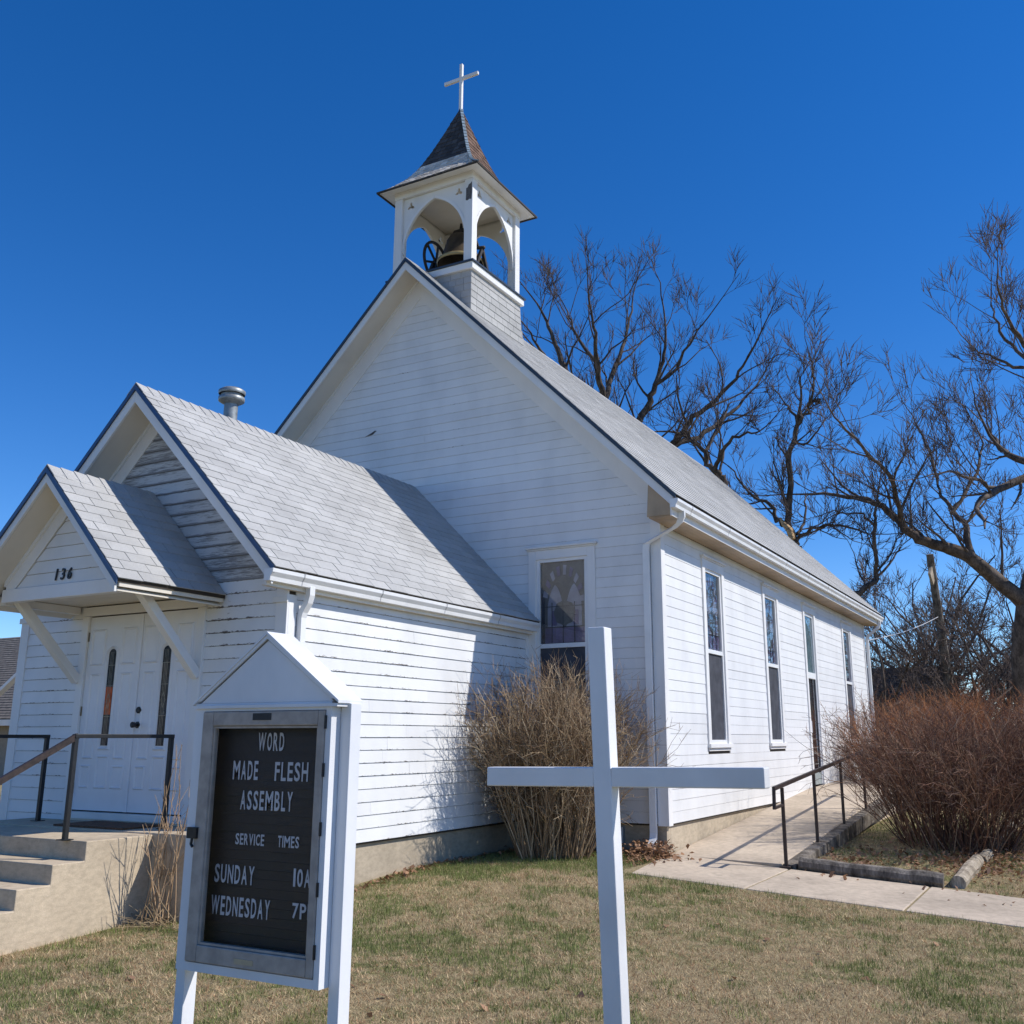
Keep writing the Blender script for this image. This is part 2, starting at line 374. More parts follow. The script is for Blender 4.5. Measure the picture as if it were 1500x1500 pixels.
# --- foundations
MB().box(-W+.03, -.03, .03, .16, -.9, -.015).box(-.16, -.03, .165, L-.03, -.9, -.015).build('foundation', CONC_FND, church)
MB().box(XL+.03, XR-.03, YV+.03, YV+.15, -1.0, -.012).box(XR-.15, XR-.03, YV+.155, .02, -1.0, -.012).build('vestibule_foundation', CONC_FND, church)
# foundation vent grille under the front window
gv = MB().box(-.98, -.60, .0, .028, -.26, -.04).build('foundation_vent', m_plain('vent_iron', (.20,.20,.20), .6), church)
for i in range(8): MB().box(-.955+.045*i, -.93+.045*i, -.012, -.002, -.245, -.055).build('vent_bar', GUTTER, gv)
# --- corner boards and water table
def trim(name, mb, mat=TRIM): return mb.build(name, mat, church, bevel=.003)
trim('corner_board', MB().box(-.12, .028, -.028, -.0005, -.02, 4.02)); trim('corner_board', MB().box(.0005, .028, .0, .115, -.02, HW-.002))
trim('corner_board', MB().box(.0005, .028, L-.115, L+.02, -.02, HW-.002)); trim('corner_board', MB().box(-W-.02, -W+.12, -.028, -.0005, -.02, 4.02))
trim('corner_board', MB().box(XR-.12, XR+.026, YV-.026, YV-.0005, -.02, 2.50)); trim('corner_board', MB().box(XR+.0005, XR+.026, YV+.0, YV+.11, -.02, 2.42))
trim('corner_board', MB().box(XL-.02, XL+.12, YV-.026, YV-.0005, -.02, 2.50)); trim('corner_board', MB().box(XR+.0005, XR+.022, -.10, -.03, -.02, 2.42))
trim('capital', MB().box(-.16, .04, -.045, -.029, 3.98, 4.03).box(-.15, .035, -.040, -.029, 3.93, 3.975), TRIM_OLD)
trim('capital', MB().box(XR-.15, XR+.04, YV-.045, YV-.027, 2.34, 2.40), TRIM_OLD); trim('capital', MB().box(XL-.04, XL+.15, YV-.045, YV-.027, 2.34, 2.40), TRIM_OLD)

# --- roofs: deck, soffit, frieze, rake boards, drip edge
def gable_roof(pre, xc, hr, hw, y0, y1, wall_y, th, fr_w, drip, frieze_mat=TRIM, rk=.205):
    """45 degree gable; hw = half width measured to the eave edge, y0 front edge, wall_y plane of the gable wall"""
    parts = []
    for s in (1, -1):
        a = [(xc, y0+.01, hr-.012), (xc+s*hw, y0+.01, hr-hw-.012), (xc+s*hw, y0+.01, hr-hw-.05), (xc, y0+.01, hr-.05)]
        dk = MB().prism(a, (0, y1-y0-.01, 0)).build(pre+'roof_deck', SHINGLE if s < 0 else BACK, church); parts.append(dk)
        # drip edge along the rake
        a = [(xc, y0-.006, hr-.004), (xc+s*(hw+.01), y0-.006, hr-hw-.014), (xc+s*(hw+.01), y0-.006, hr-hw-.075), (xc, y0-.006, hr-.065)]
        MB().prism(a, (0, .014, 0)).build('drip_edge', drip, church)
        # rake board
        e = hw-.03
        a = [(xc, y0+.012, hr-.066), (xc+s*e, y0+.012, hr-e-.066), (xc+s*e, y0+.012, hr-e-rk), (xc, y0+.012, hr-rk)]
        MB().prism(a, (0, .028, 0)).build('rake_board', TRIM_OLD, church, bevel=.003)
        # sloped soffit under the overhang
        a = [(xc, y0+.042, hr-.150), (xc+s*(hw-.05), y0+.042, hr-hw+.05-.150), (xc+s*(hw-.05), y0+.042, hr-hw+.05-.165), (xc, y0+.042, hr-.165)]
        MB().prism(a, (0, wall_y-y0-.043, 0)).build('rake_soffit', SOFFIT, church)
        # frieze on the wall
        e = hw-.30
        a = [(xc, wall_y-.026, hr-.168), (xc+s*e, wall_y-.026, hr-e-.168), (xc+s*e, wall_y-.026, hr-e-.168-fr_w), (xc, wall_y-.026, hr-.168-fr_w)]
        MB().prism(a, (0, .0255, 0)).build('rake_frieze', frieze_mat, church, bevel=.002)
        a = [(xc, wall_y-.05, hr-.166), (xc+s*e, wall_y-.05, hr-e-.166), (xc+s*e, wall_y-.05, hr-e-.215), (xc, wall_y-.05, hr-.215)]
        MB().prism(a, (0, .0235, 0)).build('bed_moulding', frieze_mat, church)
    return parts
mroof = gable_roof('main_', XC, HR, -XC+EAVE_X-.03, -OF, L+OF, 0, .15, .375, DRIP_DK)
vroof = gable_roof('vestibule_', XV, VHR, (XR-XV)+VE-.03, YV-VOF, 0, YV, .14, .25, DRIP)
croof = gable_roof('canopy_', XD, CHR, CHW-.01, CY, YV-.02, CG, .12, .22, DRIP, rk=.165)

TAB_W, TAB_E = .305, .143
def tab_mesh(w_, e_):
    me = bpy.data.meshes.new('shingle'); g = .004
    v = [(g,0,.001),(w_-g,0,.001),(w_-g,e_+.02,.001),(g,e_+.02,.001),(g,0,.010),(w_-g,0,.010),(w_-g,e_+.02,.004),(g,e_+.02,.004)]
    me.from_pydata(v, [], [(0,3,2,1),(4,5,6,7),(0,1,5,4),(1,2,6,5),(2,3,7,6),(3,0,4,7)]); me.materials.append(SHINGLE); return me
TAB = tab_mesh(TAB_W, TAB_E)
def roof_shingles(deck, xc, hr, hw, y0, y1, single, ee=TAB_E):
    """right-hand slope: y runs along the eave, v runs up the slope"""
    sl = hw*math.sqrt(2); rows = int(sl/ee)+1; st = MB(); tint = []
    R_ = Matrix(((0, -.70711, .70711), (1, 0, 0), (0, .70711, .70711)))
    for r in range(rows):
        d = sl-r*ee                           # distance from ridge to the lower edge of the course
        if d < .03: break
        ex, ez = xc+(d+.012)*.70711, hr-(d+.012)*.70711
        y = y0-(.1525 if r % 2 else 0)-.02+random.uniform(-.006, .006)
        while y < y1-.01:
            a, b = max(y, y0), min(y+TAB_W, y1)
            if b-a > .03:
                dz = random.uniform(0, .0025); jit = random.uniform(-.004, .004); ht = min(ee+.02, d)
                if single(a) and b-a > TAB_W-.005 and ht > ee:
                    o = bpy.data.objects.new('shingle', TAB); COL.objects.link(o); o.parent = deck
                    M_ = R_.to_4x4(); M_.translation = Vector((ex+.70711*dz+jit*.7, a, ez+.70711*dz-jit*.7)); o.matrix_basis = M_
                else:
                    o_ = Vector((ex, 0, ez)); n_ = Vector((.70711, 0, .70711)); u_ = Vector((-.70711, 0, .70711)); k = Vector((0, 1, 0))
                    q = [o_+k*(a+.003)+u_*jit, o_+k*(b-.003)+u_*jit, o_+k*(b-.003)+u_*ht, o_+k*(a+.003)+u_*ht]
                    st.hexa([p+n_*.001 for p in q], [q[0]+n_*(.010+dz), q[1]+n_*(.010+dz), q[2]+n_*.004, q[3]+n_*.004]); tint.append(random.random())
            y += TAB_W
    if st.v:
        o = st.build('shingles', SHINGLE_A, deck); tag(o, kind='stuff')
        at_ = o.data.attributes.new('tint', 'FLOAT', 'FACE'); at_.data.foreach_set('value', np.repeat(np.array(tint, dtype=np.float32), 6))
roof_shingles(mroof[0], XC, HR, -XC+EAVE_X-.02, -OF, L+OF, lambda y: False)
roof_shingles(vroof[0], XV, VHR, (XR-XV)+VE-.02, YV-VOF, -.005, lambda y: y < -1.9)
roof_shingles(croof[0], XD, CHR, CHW, CY, YV-.025, lambda y: True)
def ridge_caps(deck, xc, hr, y0, y1):
    y = y0
    while y < y1-.05:
        e = min(y+.16, y1); dz = .006; q = []
        m_ = MB()
        for s in (1, -1):
            a = [(xc, y, hr+.016+dz), (xc+s*.13, y, hr-.114+dz), (xc+s*.13, e, hr-.120), (xc, e, hr+.010)]
            m_.hexa([Vector(p)-Vector((0,0,.012)) for p in a], a)
        m_.build('ridge_cap', SHINGLE, deck); y += .15
ridge_caps(vroof[0], XV, VHR, YV-VOF, -.01); ridge_caps(croof[0], XD, CHR, CY, YV-.03)
MB().prism([(XC-.14,-OF,HR-.13), (XC,-OF,HR+.014), (XC+.14,-OF,HR-.13), (XC,-OF,HR-.01)], (0,L+2*OF,0)).build('ridge_cap', SHINGLE, mroof[0])
# main eave: horizontal boarded soffit, fascia, gutter
FX = .325
for i in range(4): MB().box(.02+.078*i, .02+.078*i+.075, -.40, L+.40, HW+.0, HW+.016).build('soffit_board', SOFFIT_BR, church)
MB().box(FX, FX+.02, -.42, L+.42, HW+.004, 4.10).build('fascia', TRIM, church)
MB().prism([(.0,-.415,HW+.018), (FX,-.415,HW+.018), (FX,-.415,4.12), (.03,-.415,4.36)], (0,.03,0)).build('eave_return', SOFFIT_BR, church)
def gutter(x, z, y0, y1, hang):
    prof = [(x,z-.115),(x+.075,z-.115),(x+.082,z-.075),(x+.108,z-.035),(x+.110,z),(x+.098,z),(x+.096,z-.006),(x+.070,z-.075),(x+.064,z-.105),(x+.006,z-.105),(x+.006,z),(x,z)]
    g = MB().prism([(p[0], y0, p[1]) for p in prof], (0, y1-y0, 0)).build('gutter', GUTTER, church)
    for yy in (y0+.001, y1-.005): MB().prism([(p[0], yy, p[1]) for p in (prof[0],prof[1],prof[2],prof[3],prof[4],prof[-1])], (0,.004,0)).build('end_cap', GUTTER, g)
    y = y0+hang*.35
    while y < y1: MB().box(x+.002, x+.116, y, y+.022, z-.004, z+.003).prism([(x+.0755,y,z-.118),(x+.084,y,z-.075),(x+.1115,y,z-.034),(x+.1135,y,z+.003),(x+.1085,y,z),(x+.081,y,z-.072),(x+.073,y,z-.112)], (0,.014,0)).build('gutter_seam', m_seam, g); y += hang
m_seam = m_plain('gutter_seam', (.45,.45,.45), .5)
gutter(FX+.02, 4.045, -OF-.02, L+OF+.02, 1.6)
gutter(XR+.085, 2.605, YV-VOF-.02, -.02, 1.25)
MB().box(XR+.066, XR+.086, YV-VOF+.02, -.03, 2.455, 2.64).build('fascia', TRIM, church)
for i in range(1): MB().box(XR+.001, XR+.066, YV-.36, -.03, 2.456, 2.47).build('soffit_board', SOFFIT, church)
# downspouts
def downspout(pts, w_=.075, d_=.055, name='downspout'):
    m_ = MB()
    m_.tube(pts, .04, 10)
    return m_.build(name, GUTTER, church)
def rect_pipe(segs, w_, d_, wdir):
    m_ = MB()
    for a, b in segs: m_.beam(a, b, w_, d_, wdir)
    return m_.build('downspout', GUTTER, church, bevel=.012)
def elbow_pipe(pts, hw_, wd):
    """rectangular pipe swept along pts; wd = fixed width direction"""
    wd = Vector(wd).normalized(); vs = []; fs = []; n = len(pts); pts = [Vector(p) for p in pts]
    for i, p in enumerate(pts):
        d = (pts[min(i+1,n-1)]-pts[max(i-1,0)]).normalized(); t_ = d.cross(wd).normalized()
        for a, b in ((-1,-1),(1,-1),(1,1),(-1,1)): vs.append(p+wd*hw_*a+t_*hw_*.8*b)
    for i in range(n-1):
        for k in range(4): fs.append((4*i+k, 4*i+(k+1)%4, 4*i+4+(k+1)%4, 4*i+4+k))
    fs += [(3,2,1,0), tuple(4*(n-1)+k for k in range(4))]
    return pyd('downspout', vs, fs, GUTTER, church)
elbow_pipe([(.385,-.16,3.94), (.385,-.16,3.86), (.35,-.155,3.79), (.27,-.14,3.74), (-.10,-.085,3.60), (-.155,-.075,3.56), (-.165,-.072,3.48), (-.165,-.072,-.10), (-.165,-.085,-.17), (-.165,-.14,-.235), (-.165,-.20,-.26)], .042, (.99,.14,0))
elbow_pipe([(.385,L+.15,3.94), (.385,L+.15,3.84), (.35,L+.13,3.76), (.13,L+.05,3.58), (.08,L+.03,3.50), (.08,L+.03,-.1)], .042, (0,1,0))
elbow_pipe([(XR+.14,YV+.17,2.50), (XR+.14,YV+.17,2.42), (XR+.12,YV+.17,2.35), (XR+.07,YV+.16,2.26), (XR+.055,YV+.16,2.20), (XR+.055,YV+.16,-.2)], .036, (0,1,0))
# vent pipe on the vestibule roof
vp = on(341, 573, 0, -4.20)
pp = (-4.21, vp.y, 4.4)
vpipe = MB().lathe([(.085,0),(.085,.74)], pp, 20).build('vent_pipe', PIPE, church, True)
MB().lathe([(.087,.70),(.15,.735),(.16,.745),(.16,.79),(.13,.80)], pp, 24).lathe([(.13,.80),(.13,.83)], pp, 24).lathe([(.16,.83),(.165,.84),(.165,.875),(.12,.905),(0,.91)], pp, 24).build('vent_cap', PIPE, vpipe, True)

# ------------------------------------------------------------------ windows
def lancet(c, hw_, z0, zs, za, n=7):
    pts = [(c-hw_, z0), (c+hw_, z0), (c+hw_, zs)]
    for i in range(1, n): t_ = i/n; pts.append((c+hw_*(1-t_**1.7), zs+(za-zs)*(1-(1-t_)**1.25)))
    pts.append((c, za))
    for i in range(n-1, 0, -1): t_ = i/n; pts.append((c-hw_*(1-t_**1.7), zs+(za-zs)*(1-(1-t_)**1.25)))
    pts.append((c-hw_, zs)); return pts
def window(name, T, s0, s1, z0, z1, zm):
    """T(s, z, o): wall coordinates to world; o outwards"""
    def bx(mb, a, b, c, d, o0, o1):
        return mb.hexa([T(a,c,o0),T(b,c,o0),T(b,d,o0),T(a,d,o0)], [T(a,c,o1),T(b,c,o1),T(b,d,o1),T(a,d,o1)])
    wn = bx(MB(), s0+.11, s1-.11, z0+.04, z1-.10, -.06, -.045).build(name, DARKGLASS, church)
    def p(nm, mb, mat, par=wn, bev=.003): return mb.build(nm, mat, par, bevel=bev)
    cw = .118
    p('casing', bx(MB(), s0, s0+cw, z0+.03, z1, -.05, .034), TRIM); p('casing', bx(MB(), s1-cw, s1, z0+.03, z1, -.05, .034), TRIM)
    p('casing', bx(MB(), s0+cw, s1-cw, z1-.13, z1, -.05, .033), TRIM)
    p('window_cap', bx(bx(MB(), s0-.035, s1+.035, z1+.022, z1+.05, .0, .075), s0-.015, s1+.015, z1+.001, z1+.021, .0, .05), TRIM_OLD)
    p('sill', bx(bx(MB(), s0-.01, s1+.01, z0-.025, z0+.03, -.05, .06), s0+.01, s1-.01, z0-.07, z0-.026, .0, .030), TRIM)
    i0, i1 = s0+cw, s1-cw; f = .055
    zt = z1-.13
    p('storm_frame', bx(bx(bx(bx(bx(MB(), i0, i0+f, z0+.03, zt, -.03, .012), i1-f, i1, z0+.03, zt, -.03, .012), i0+f, i1-f, zt-.045, zt, -.03, .011), i0+f, i1-f, z0+.03, z0+.085, -.03, .011), i0+f, i1-f, zm-.03, zm+.03, -.03, .012), GUTTER)
    g0, g1 = i0+f, i1-f; c = (g0+g1)/2; hw_ = (g1-g0)/2
    def flat(poly, o0, o1, nm, mat): return MB().prism([T(a, b, o0) for a, b in poly], Vector(T(0,0,o1))-Vector(T(0,0,o0))).build(nm, mat, wn)
    st = flat([(g0,zm+.03),(g1,zm+.03),(g1,zt-.045),(g0,zt-.045)], -.040, -.034, 'stained_glass', PIECE_B)
    def piece(poly, mat, o1=-.030): return MB().prism([T(a, b, -.033) for a, b in poly], Vector(T(0,0,o1))-Vector(T(0,0,-.033))).build('glass_piece', mat, st)
    zb = zm+.03; H = zt-.045-zb
    piece([(g0, zb), (g0+.055, zb), (g0+.055, zb+H*.62), (g0, zb+H*.62)], DARKGLASS)
    for k in range(4):
        a = g0+.065+k*(2*hw_-.075)/4; piece([(a, zb+.01), (a+(2*hw_-.075)/4-.006, zb+.01), (a+(2*hw_-.075)/4-.006, zb+H*.19), (a, zb+H*.19)], PIECE_C)
    for k in (-1, 1):
        lc = c+.02+k*hw_*.42
        piece(lancet(lc, hw_*.34, zb+H*.20, zb+H*.42, zb+H*.72), PIECE_A)
        piece([(lc+k*.02-.03, zb+H*.22), (lc+k*.02+.05, zb+H*.22), (lc+k*.02+.05, zb+H*.4), (lc+k*.02-.03, zb+H*.4)], PIECE_C, -.027)
    ring = [(c+.02+math.cos(a)*hw_*.46*(1+.05*math.cos(8*a)), zb+H*.37+math.sin(a)*hw_*.50*(1+.05*math.cos(8*a))) for a in [2*math.pi*i/40 for i in range(40)]]
    piece(ring, PIECE_B, -.022)
    arc = [(c+math.cos(a)*hw_*.93, zb+H*.50+math.sin(a)*H*.46) for a in [math.pi*i/18 for i in range(19)]]; arc2 = [(c+math.cos(a)*hw_*.72, zb+H*.50+math.sin(a)*H*.34) for a in [math.pi*i/18 for i in range(19)]]
    for i in range(0, 18, 2): piece([arc[i], arc[i+1], arc2[i+1], arc2[i]], PIECE_C if i % 4 else PIECE_A, -.028)
    # lead lines
    for k in (.25, .5, .75): piece([(g0+2*hw_*k-.004, zb), (g0+2*hw_*k+.004, zb), (g0+2*hw_*k+.004, zb+H*.5), (g0+2*hw_*k-.004, zb+H*.5)], DARKGLASS, -.020)
    for k in (.2, .45): piece([(g0, zb+H*k-.004), (g1, zb+H*k-.004), (g1, zb+H*k+.004), (g0, zb+H*k+.004)], DARKGLASS, -.0195)
    flat([(g0,z0+.085),(g1,z0+.085),(g1,zm-.03),(g0,zm-.03)], -.018, -.012, 'insect_screen', SCREEN)
    flat([(g0,zm+.031),(g1,zm+.031),(g1,zt-.046),(g0,zt-.046)], -.014, -.011, 'pane', GLASS)
window('front_window', lambda s, z, o: (s, -o, z), WIN_F[0], WIN_F[1], .94, 3.63, 2.285)
for a, b, z0 in SIDE_OPEN:
    if z0 > .5: window('side_window', Ps, a, b, .94, 3.63, 2.285)
# side door with transom
def side_door():
    a, b = 7.55, 8.55; z0 = .175
    def bx(mb, s0, s1, c, d, o0, o1): return mb.box(o0, o1, s0, s1, c, d)
    dr = bx(MB(), a+.10, b-.10, z0, 3.5, -.07, -.05).build('side_door', DARKGLASS, church)
    bx(bx(bx(MB(), a, a+.115, z0-.2, 3.63, -.05, .034), b-.115, b, z0-.2, 3.63, -.05, .034), a+.115, b-.115, 3.50, 3.63, -.05, .033).build('casing', TRIM, dr, bevel=.003)
    bx(bx(MB(), a-.035, b+.035, 3.652, 3.68, 0, .075), a-.015, b+.015, 3.631, 3.651, 0, .05).build('window_cap', TRIM_OLD, dr)
    i0, i1 = a+.115, b-.115
    bx(bx(bx(bx(MB(), i0, i0+.05, z0, 3.50, -.04, .005), i1-.05, i1, z0, 3.50, -.04, .005), i0+.05, i1-.05, 3.44, 3.50, -.04, .004), i0+.05, i1-.05, 2.20, 2.32, -.04, .006).build('door_frame', GUTTER, dr, bevel=.003)
    bx(bx(MB(), i0+.05, i0+.085, z0, 2.20, -.04, -.01), i1-.085, i1-.05, z0, 2.20, -.04, -.01).build('stile', DARKGLASS, dr)
    bx(MB(), i0+.05, i1-.05, z0, z0+.22, -.04, -.008).build('kick_plate', m_plain('kick_grey', (.30,.34,.34), .5), dr)
    bx(MB(), i0+.05, i1-.05, 2.32, 3.44, -.03, -.024).build('transom', TEAL, dr)
    bx(MB(), i0+.051, i1-.051, 2.321, 3.439, -.012, -.009).build('pane', GLASS, dr); bx(MB(), i0+.086, i1-.086, z0+.221, 2.199, -.022, -.019).build('pane', GLASS, dr)
    bx(MB(), i0+.10, i0+.26, 1.15, 1.38, -.018, -.015).build('notice', LETTER, dr)
    for k, zz in enumerate((.55, .75, .86, 1.02)): MB().box(-.030, -.026, i0+.10+.03*k, i1-.12-.05*(k % 2), zz, zz+.018+.01*(k % 2)).build('blind_slat', m_plain('slat%d' % k, (.25,.27,.27), .5), dr)
side_door()

# ------------------------------------------------------------------ front double door
def front_door():
    y = YV
    fr = MB().box(XD-.945, XD-.84, y-.04, y+.02, .16, 2.36).box(XD+.84, XD+.945, y-.04, y+.02, .16, 2.36).box(XD-.945, XD+.945, y-.042, y+.02, 2.362, 2.46).build('door_casing', TRIM, church, bevel=.004)
    MB().box(XD-.90, XD+.90, y-.075, y+.02, .235, .30).build('threshold', TRIM_OLD, fr); MB().box(XD-.94, XD+.94, y-.03, y+.02, .02, .234).build('sill_board', TRIM_OLD, fr)
    DOORM = m_plain('door_white', (.77,.775,.79), .42, 0, .04, 3, .03)
    for s in (-1, 1):
        x0, x1 = (XD-.836, XD-.003) if s < 0 else (XD+.003, XD+.836)
        c = (x0+x1)/2; yd = y-.012
        d = MB().box(x0, x1, yd, yd+.04, ZD, ZD+2.035).build('door', DOORM, church, bevel=.003)
        def ring(poly, wd, dp):
            """raised moulding following a closed polygon (x, z)"""
            n = len(poly); cx = sum(p[0] for p in poly)/n; cz = sum(p[1] for p in poly)/n; m_ = MB()
            P_ = [Vector((p[0], p[1])) for p in poly]; inn = []
            for i in range(n):
                a, b, e = P_[i-1], P_[i], P_[(i+1) % n]; d1 = (b-a).normalized(); d2 = (e-b).normalized()
                n1 = Vector((-d1.y, d1.x)); n2 = Vector((-d2.y, d2.x)); k = (n1+n2).normalized(); inn.append(b+k*(wd/max(.4, k.dot(n1))))
            for i in range(n):
                j = (i+1) % n; o1, o2, i1, i2 = P_[i], P_[j], inn[i], inn[j]; m1, m2 = (o1+i1)/2, (o2+i2)/2
                v = [(o1.x,yd,o1.y),(o2.x,yd,o2.y),(m2.x,yd-dp,m2.y),(m1.x,yd-dp,m1.y),(i2.x,yd,i2.y),(i1.x,yd,i1.y)]
                m_.add(v, [(0,1,2,3),(3,2,4,5)])
            m_.build('panel_moulding', DOORM, d)
        def rect(a, b, e, f): ring([(a,e),(b,e),(b,f),(a,f)], .028, .014)
        b0 = ZD
        # arched lite
        lz0, lz1, lw = b0+.66, b0+1.62, .055
        arch = [(c-lw-.04, lz0-.05), (c+lw+.04, lz0-.05)]+[(c+math.cos(t_)*(lw+.04), lz1+math.sin(t_)*(lw+.04)) for t_ in [math.pi*i/10 for i in range(11)]]
        ring(arch, .036, .02)
        gl = [(c-lw, lz0), (c+lw, lz0)]+[(c+math.cos(t_)*lw, lz1+math.sin(t_)*lw) for t_ in [math.pi*i/10 for i in range(11)]]
        lite = MB().prism([(a, yd-.004, b) for a, b in gl], (0, .003, 0)).build('lite', m_lite, d)
        if s < 0: MB().prism([(c-lw+.004, yd-.0065, b0+.98), (c+lw-.004, yd-.0065, b0+.98), (c+lw-.004, yd-.0065, b0+1.27), (c-lw+.004, yd-.0065, b0+1.27)], (0,.002,0)).build('red_glass', AMBER, lite)
        ca = MB()
        for xx in (-.02, .0, .02): ca.box(c+xx-.0015, c+xx+.0015, yd-.009, yd-.007, lz0, lz1+.02)
        for zz in (.10, .30, .62, .84): ca.box(c-lw, c+lw, yd-.0095, yd-.0072, lz0+zz-.002, lz0+zz+.002)
        for k in (-1, 1): ca.beam((c, yd-.008, lz0+.38), (c+k*.03, yd-.008, lz0+.46), .003, .003).beam((c+k*.03, yd-.008, lz0+.46), (c, yd-.008, lz0+.54), .003, .003)
        ca.build('lead_came', m_came, lite)
        pyd('pane', [(a, yd-.013, b) for a, b in gl], [tuple(range(len(gl)))], GLASS, lite)
        # panels
        for k in (-1, 1):
            a, b = (c-.36, c-.13) if k < 0 else (c+.13, c+.36)
            rect(a, b, b0+1.50, b0+1.90); rect(a+.03, b-.03, b0+.52, b0+1.42); rect(a+.02, b-.05 if k < 0 else b-.02, b0+.22, b0+.46)
        rect(c-.10, c+.10, b0+.22, b0+.56)
        hx = (x0-.028) if s > 0 else None
        if s < 0:
            for zz in (.22, 1.02, 1.82): MB().box(x0-.02, x0+.008, yd-.012, yd, b0+zz-.05, b0+zz+.05).build('hinge', m_plain('hinge_brass', (.22,.18,.12), .5, .4), d)
        else:
            kx = x0+.075
            MB().tube([(kx,yd,b0+1.02),(kx,yd-.02,b0+1.02),(kx,yd-.03,b0+1.02)], [.034,.034,.024], 16).build('deadbolt', BLACK, d)
            MB().tube([(kx,yd,b0+.87),(kx,yd-.018,b0+.87),(kx,yd-.02,b0+.87),(kx,yd-.045,b0+.87),(kx,yd-.055,b0+.87),(kx,yd-.08,b0+.87),(kx,yd-.09,b0+.87)], [.034,.034,.014,.014,.028,.031,.018], 16).build('door_knob', BLACK, d)
            MB().box(x0-.028, x0+.022, yd-.014, yd-.0005, b0, b0+2.03).build('astragal', DOORM, d, bevel=.004)
m_lite = m_plain('lite_grey', (.05,.058,.065), .8, 0, .5, 14, .1, .1); m_came = m_plain('came_brass', (.38,.36,.28), .4, .3)
front_door()

# ------------------------------------------------------------------ entry canopy
cg = MB().prism([(XD-.98,CG,2.47), (XD+.98,CG,2.47), (XD,CG,3.42)], (0,.05,0)).build('canopy_gable', BACK, church)
siding(cg, lambda s, z, o: (s, CG-o, z), None, lambda z: (XD-(3.26-z), XD+(3.26-z)), lambda z: [], 2.535, 3.24, .128, m_paint('paint_canopy', (.80,.79,.76), peel=.25, board=True), 9)
MB().box(XD-.93, XD+1.10, CG-.035, CG+.05, 2.40, 2.534).build('canopy_beam', TRIM, church, bevel=.004)
for s in (-1, 1): MB().box(XD+s*1.04-.04, XD+s*1.04+.04, CG+.052, YV-.03, 2.39, 2.47).build('canopy_plate', TRIM, church, bevel=.004)
for i in range(7): MB().box(XD-1.0, XD+1.0, CG+.055+.132*i, CG+.055+.132*i+.128, 2.474, 2.49).build('ceiling_board', SOFFIT, church)
for s in (-1, 1): MB().box(XD+s*(CHW-.03)-.012, XD+s*(CHW-.03)+.012, CY+.045, YV-.03, CHE-.075, CHE-.03).build('fascia', SOFFIT, church)
for s in (-1, 1): MB().prism([(XD+s*1.02, CY+.045, 2.475), (XD+s*1.16, CY+.045, 2.362), (XD+s*1.16, CY+.045, 2.35), (XD+s*1.02, CY+.045, 2.46)], (0, YV-CY-.08, 0)).build('eave_soffit', SOFFIT, church)
for x in (-3.125, -4.955): MB().beam((x, -5.70, 2.46), (x, YV-.03, 1.66), .088, .088, (1,0,0)).build('brace', TRIM, church, bevel=.005)
def text_mesh(s, size, sx, off, ext):
    cu = bpy.data.curves.new('t', 'FONT'); cu.body = s; cu.size = size; cu.offset = off; cu.extrude = ext; cu.resolution_u = 3
    o = bpy.data.objects.new('t', cu); COL.objects.link(o); dg = bpy.context.evaluated_depsgraph_get(); me = bpy.data.meshes.new_from_object(o.evaluated_get(dg))
    bpy.data.objects.remove(o); me.transform(Matrix.Diagonal((sx, 1, 1, 1))); me.materials.clear(); return me
def put_text(name, ch, x, y, z, h, sx, mat, parent, off=.0, italic=0.0, ext=.002):
    me = text_mesh(ch, 1.0, 1.0, off, ext/h)
    xs = [v.co.x for v in me.vertices]; ys = [v.co.y for v in me.vertices]; x0, y0 = min(xs), min(ys); hh = max(ys)-y0
    for v in me.vertices:
        lx, ly, lz = (v.co.x-x0)/hh*h*sx, (v.co.y-y0)/hh*h, v.co.z*h
        v.co = (x+lx+italic*ly, y-lz, z+ly)
    w_ = (max(xs)-x0)/hh*h*sx
    o = link(name, me, mat, parent); return w_
x = XD-.12
for ch in '136': put_text('house_number', ch, x, CG-.026, 2.575, .115, .82, BLACK, church, .012, .14, .006); x += .098 if ch != '1' else .082

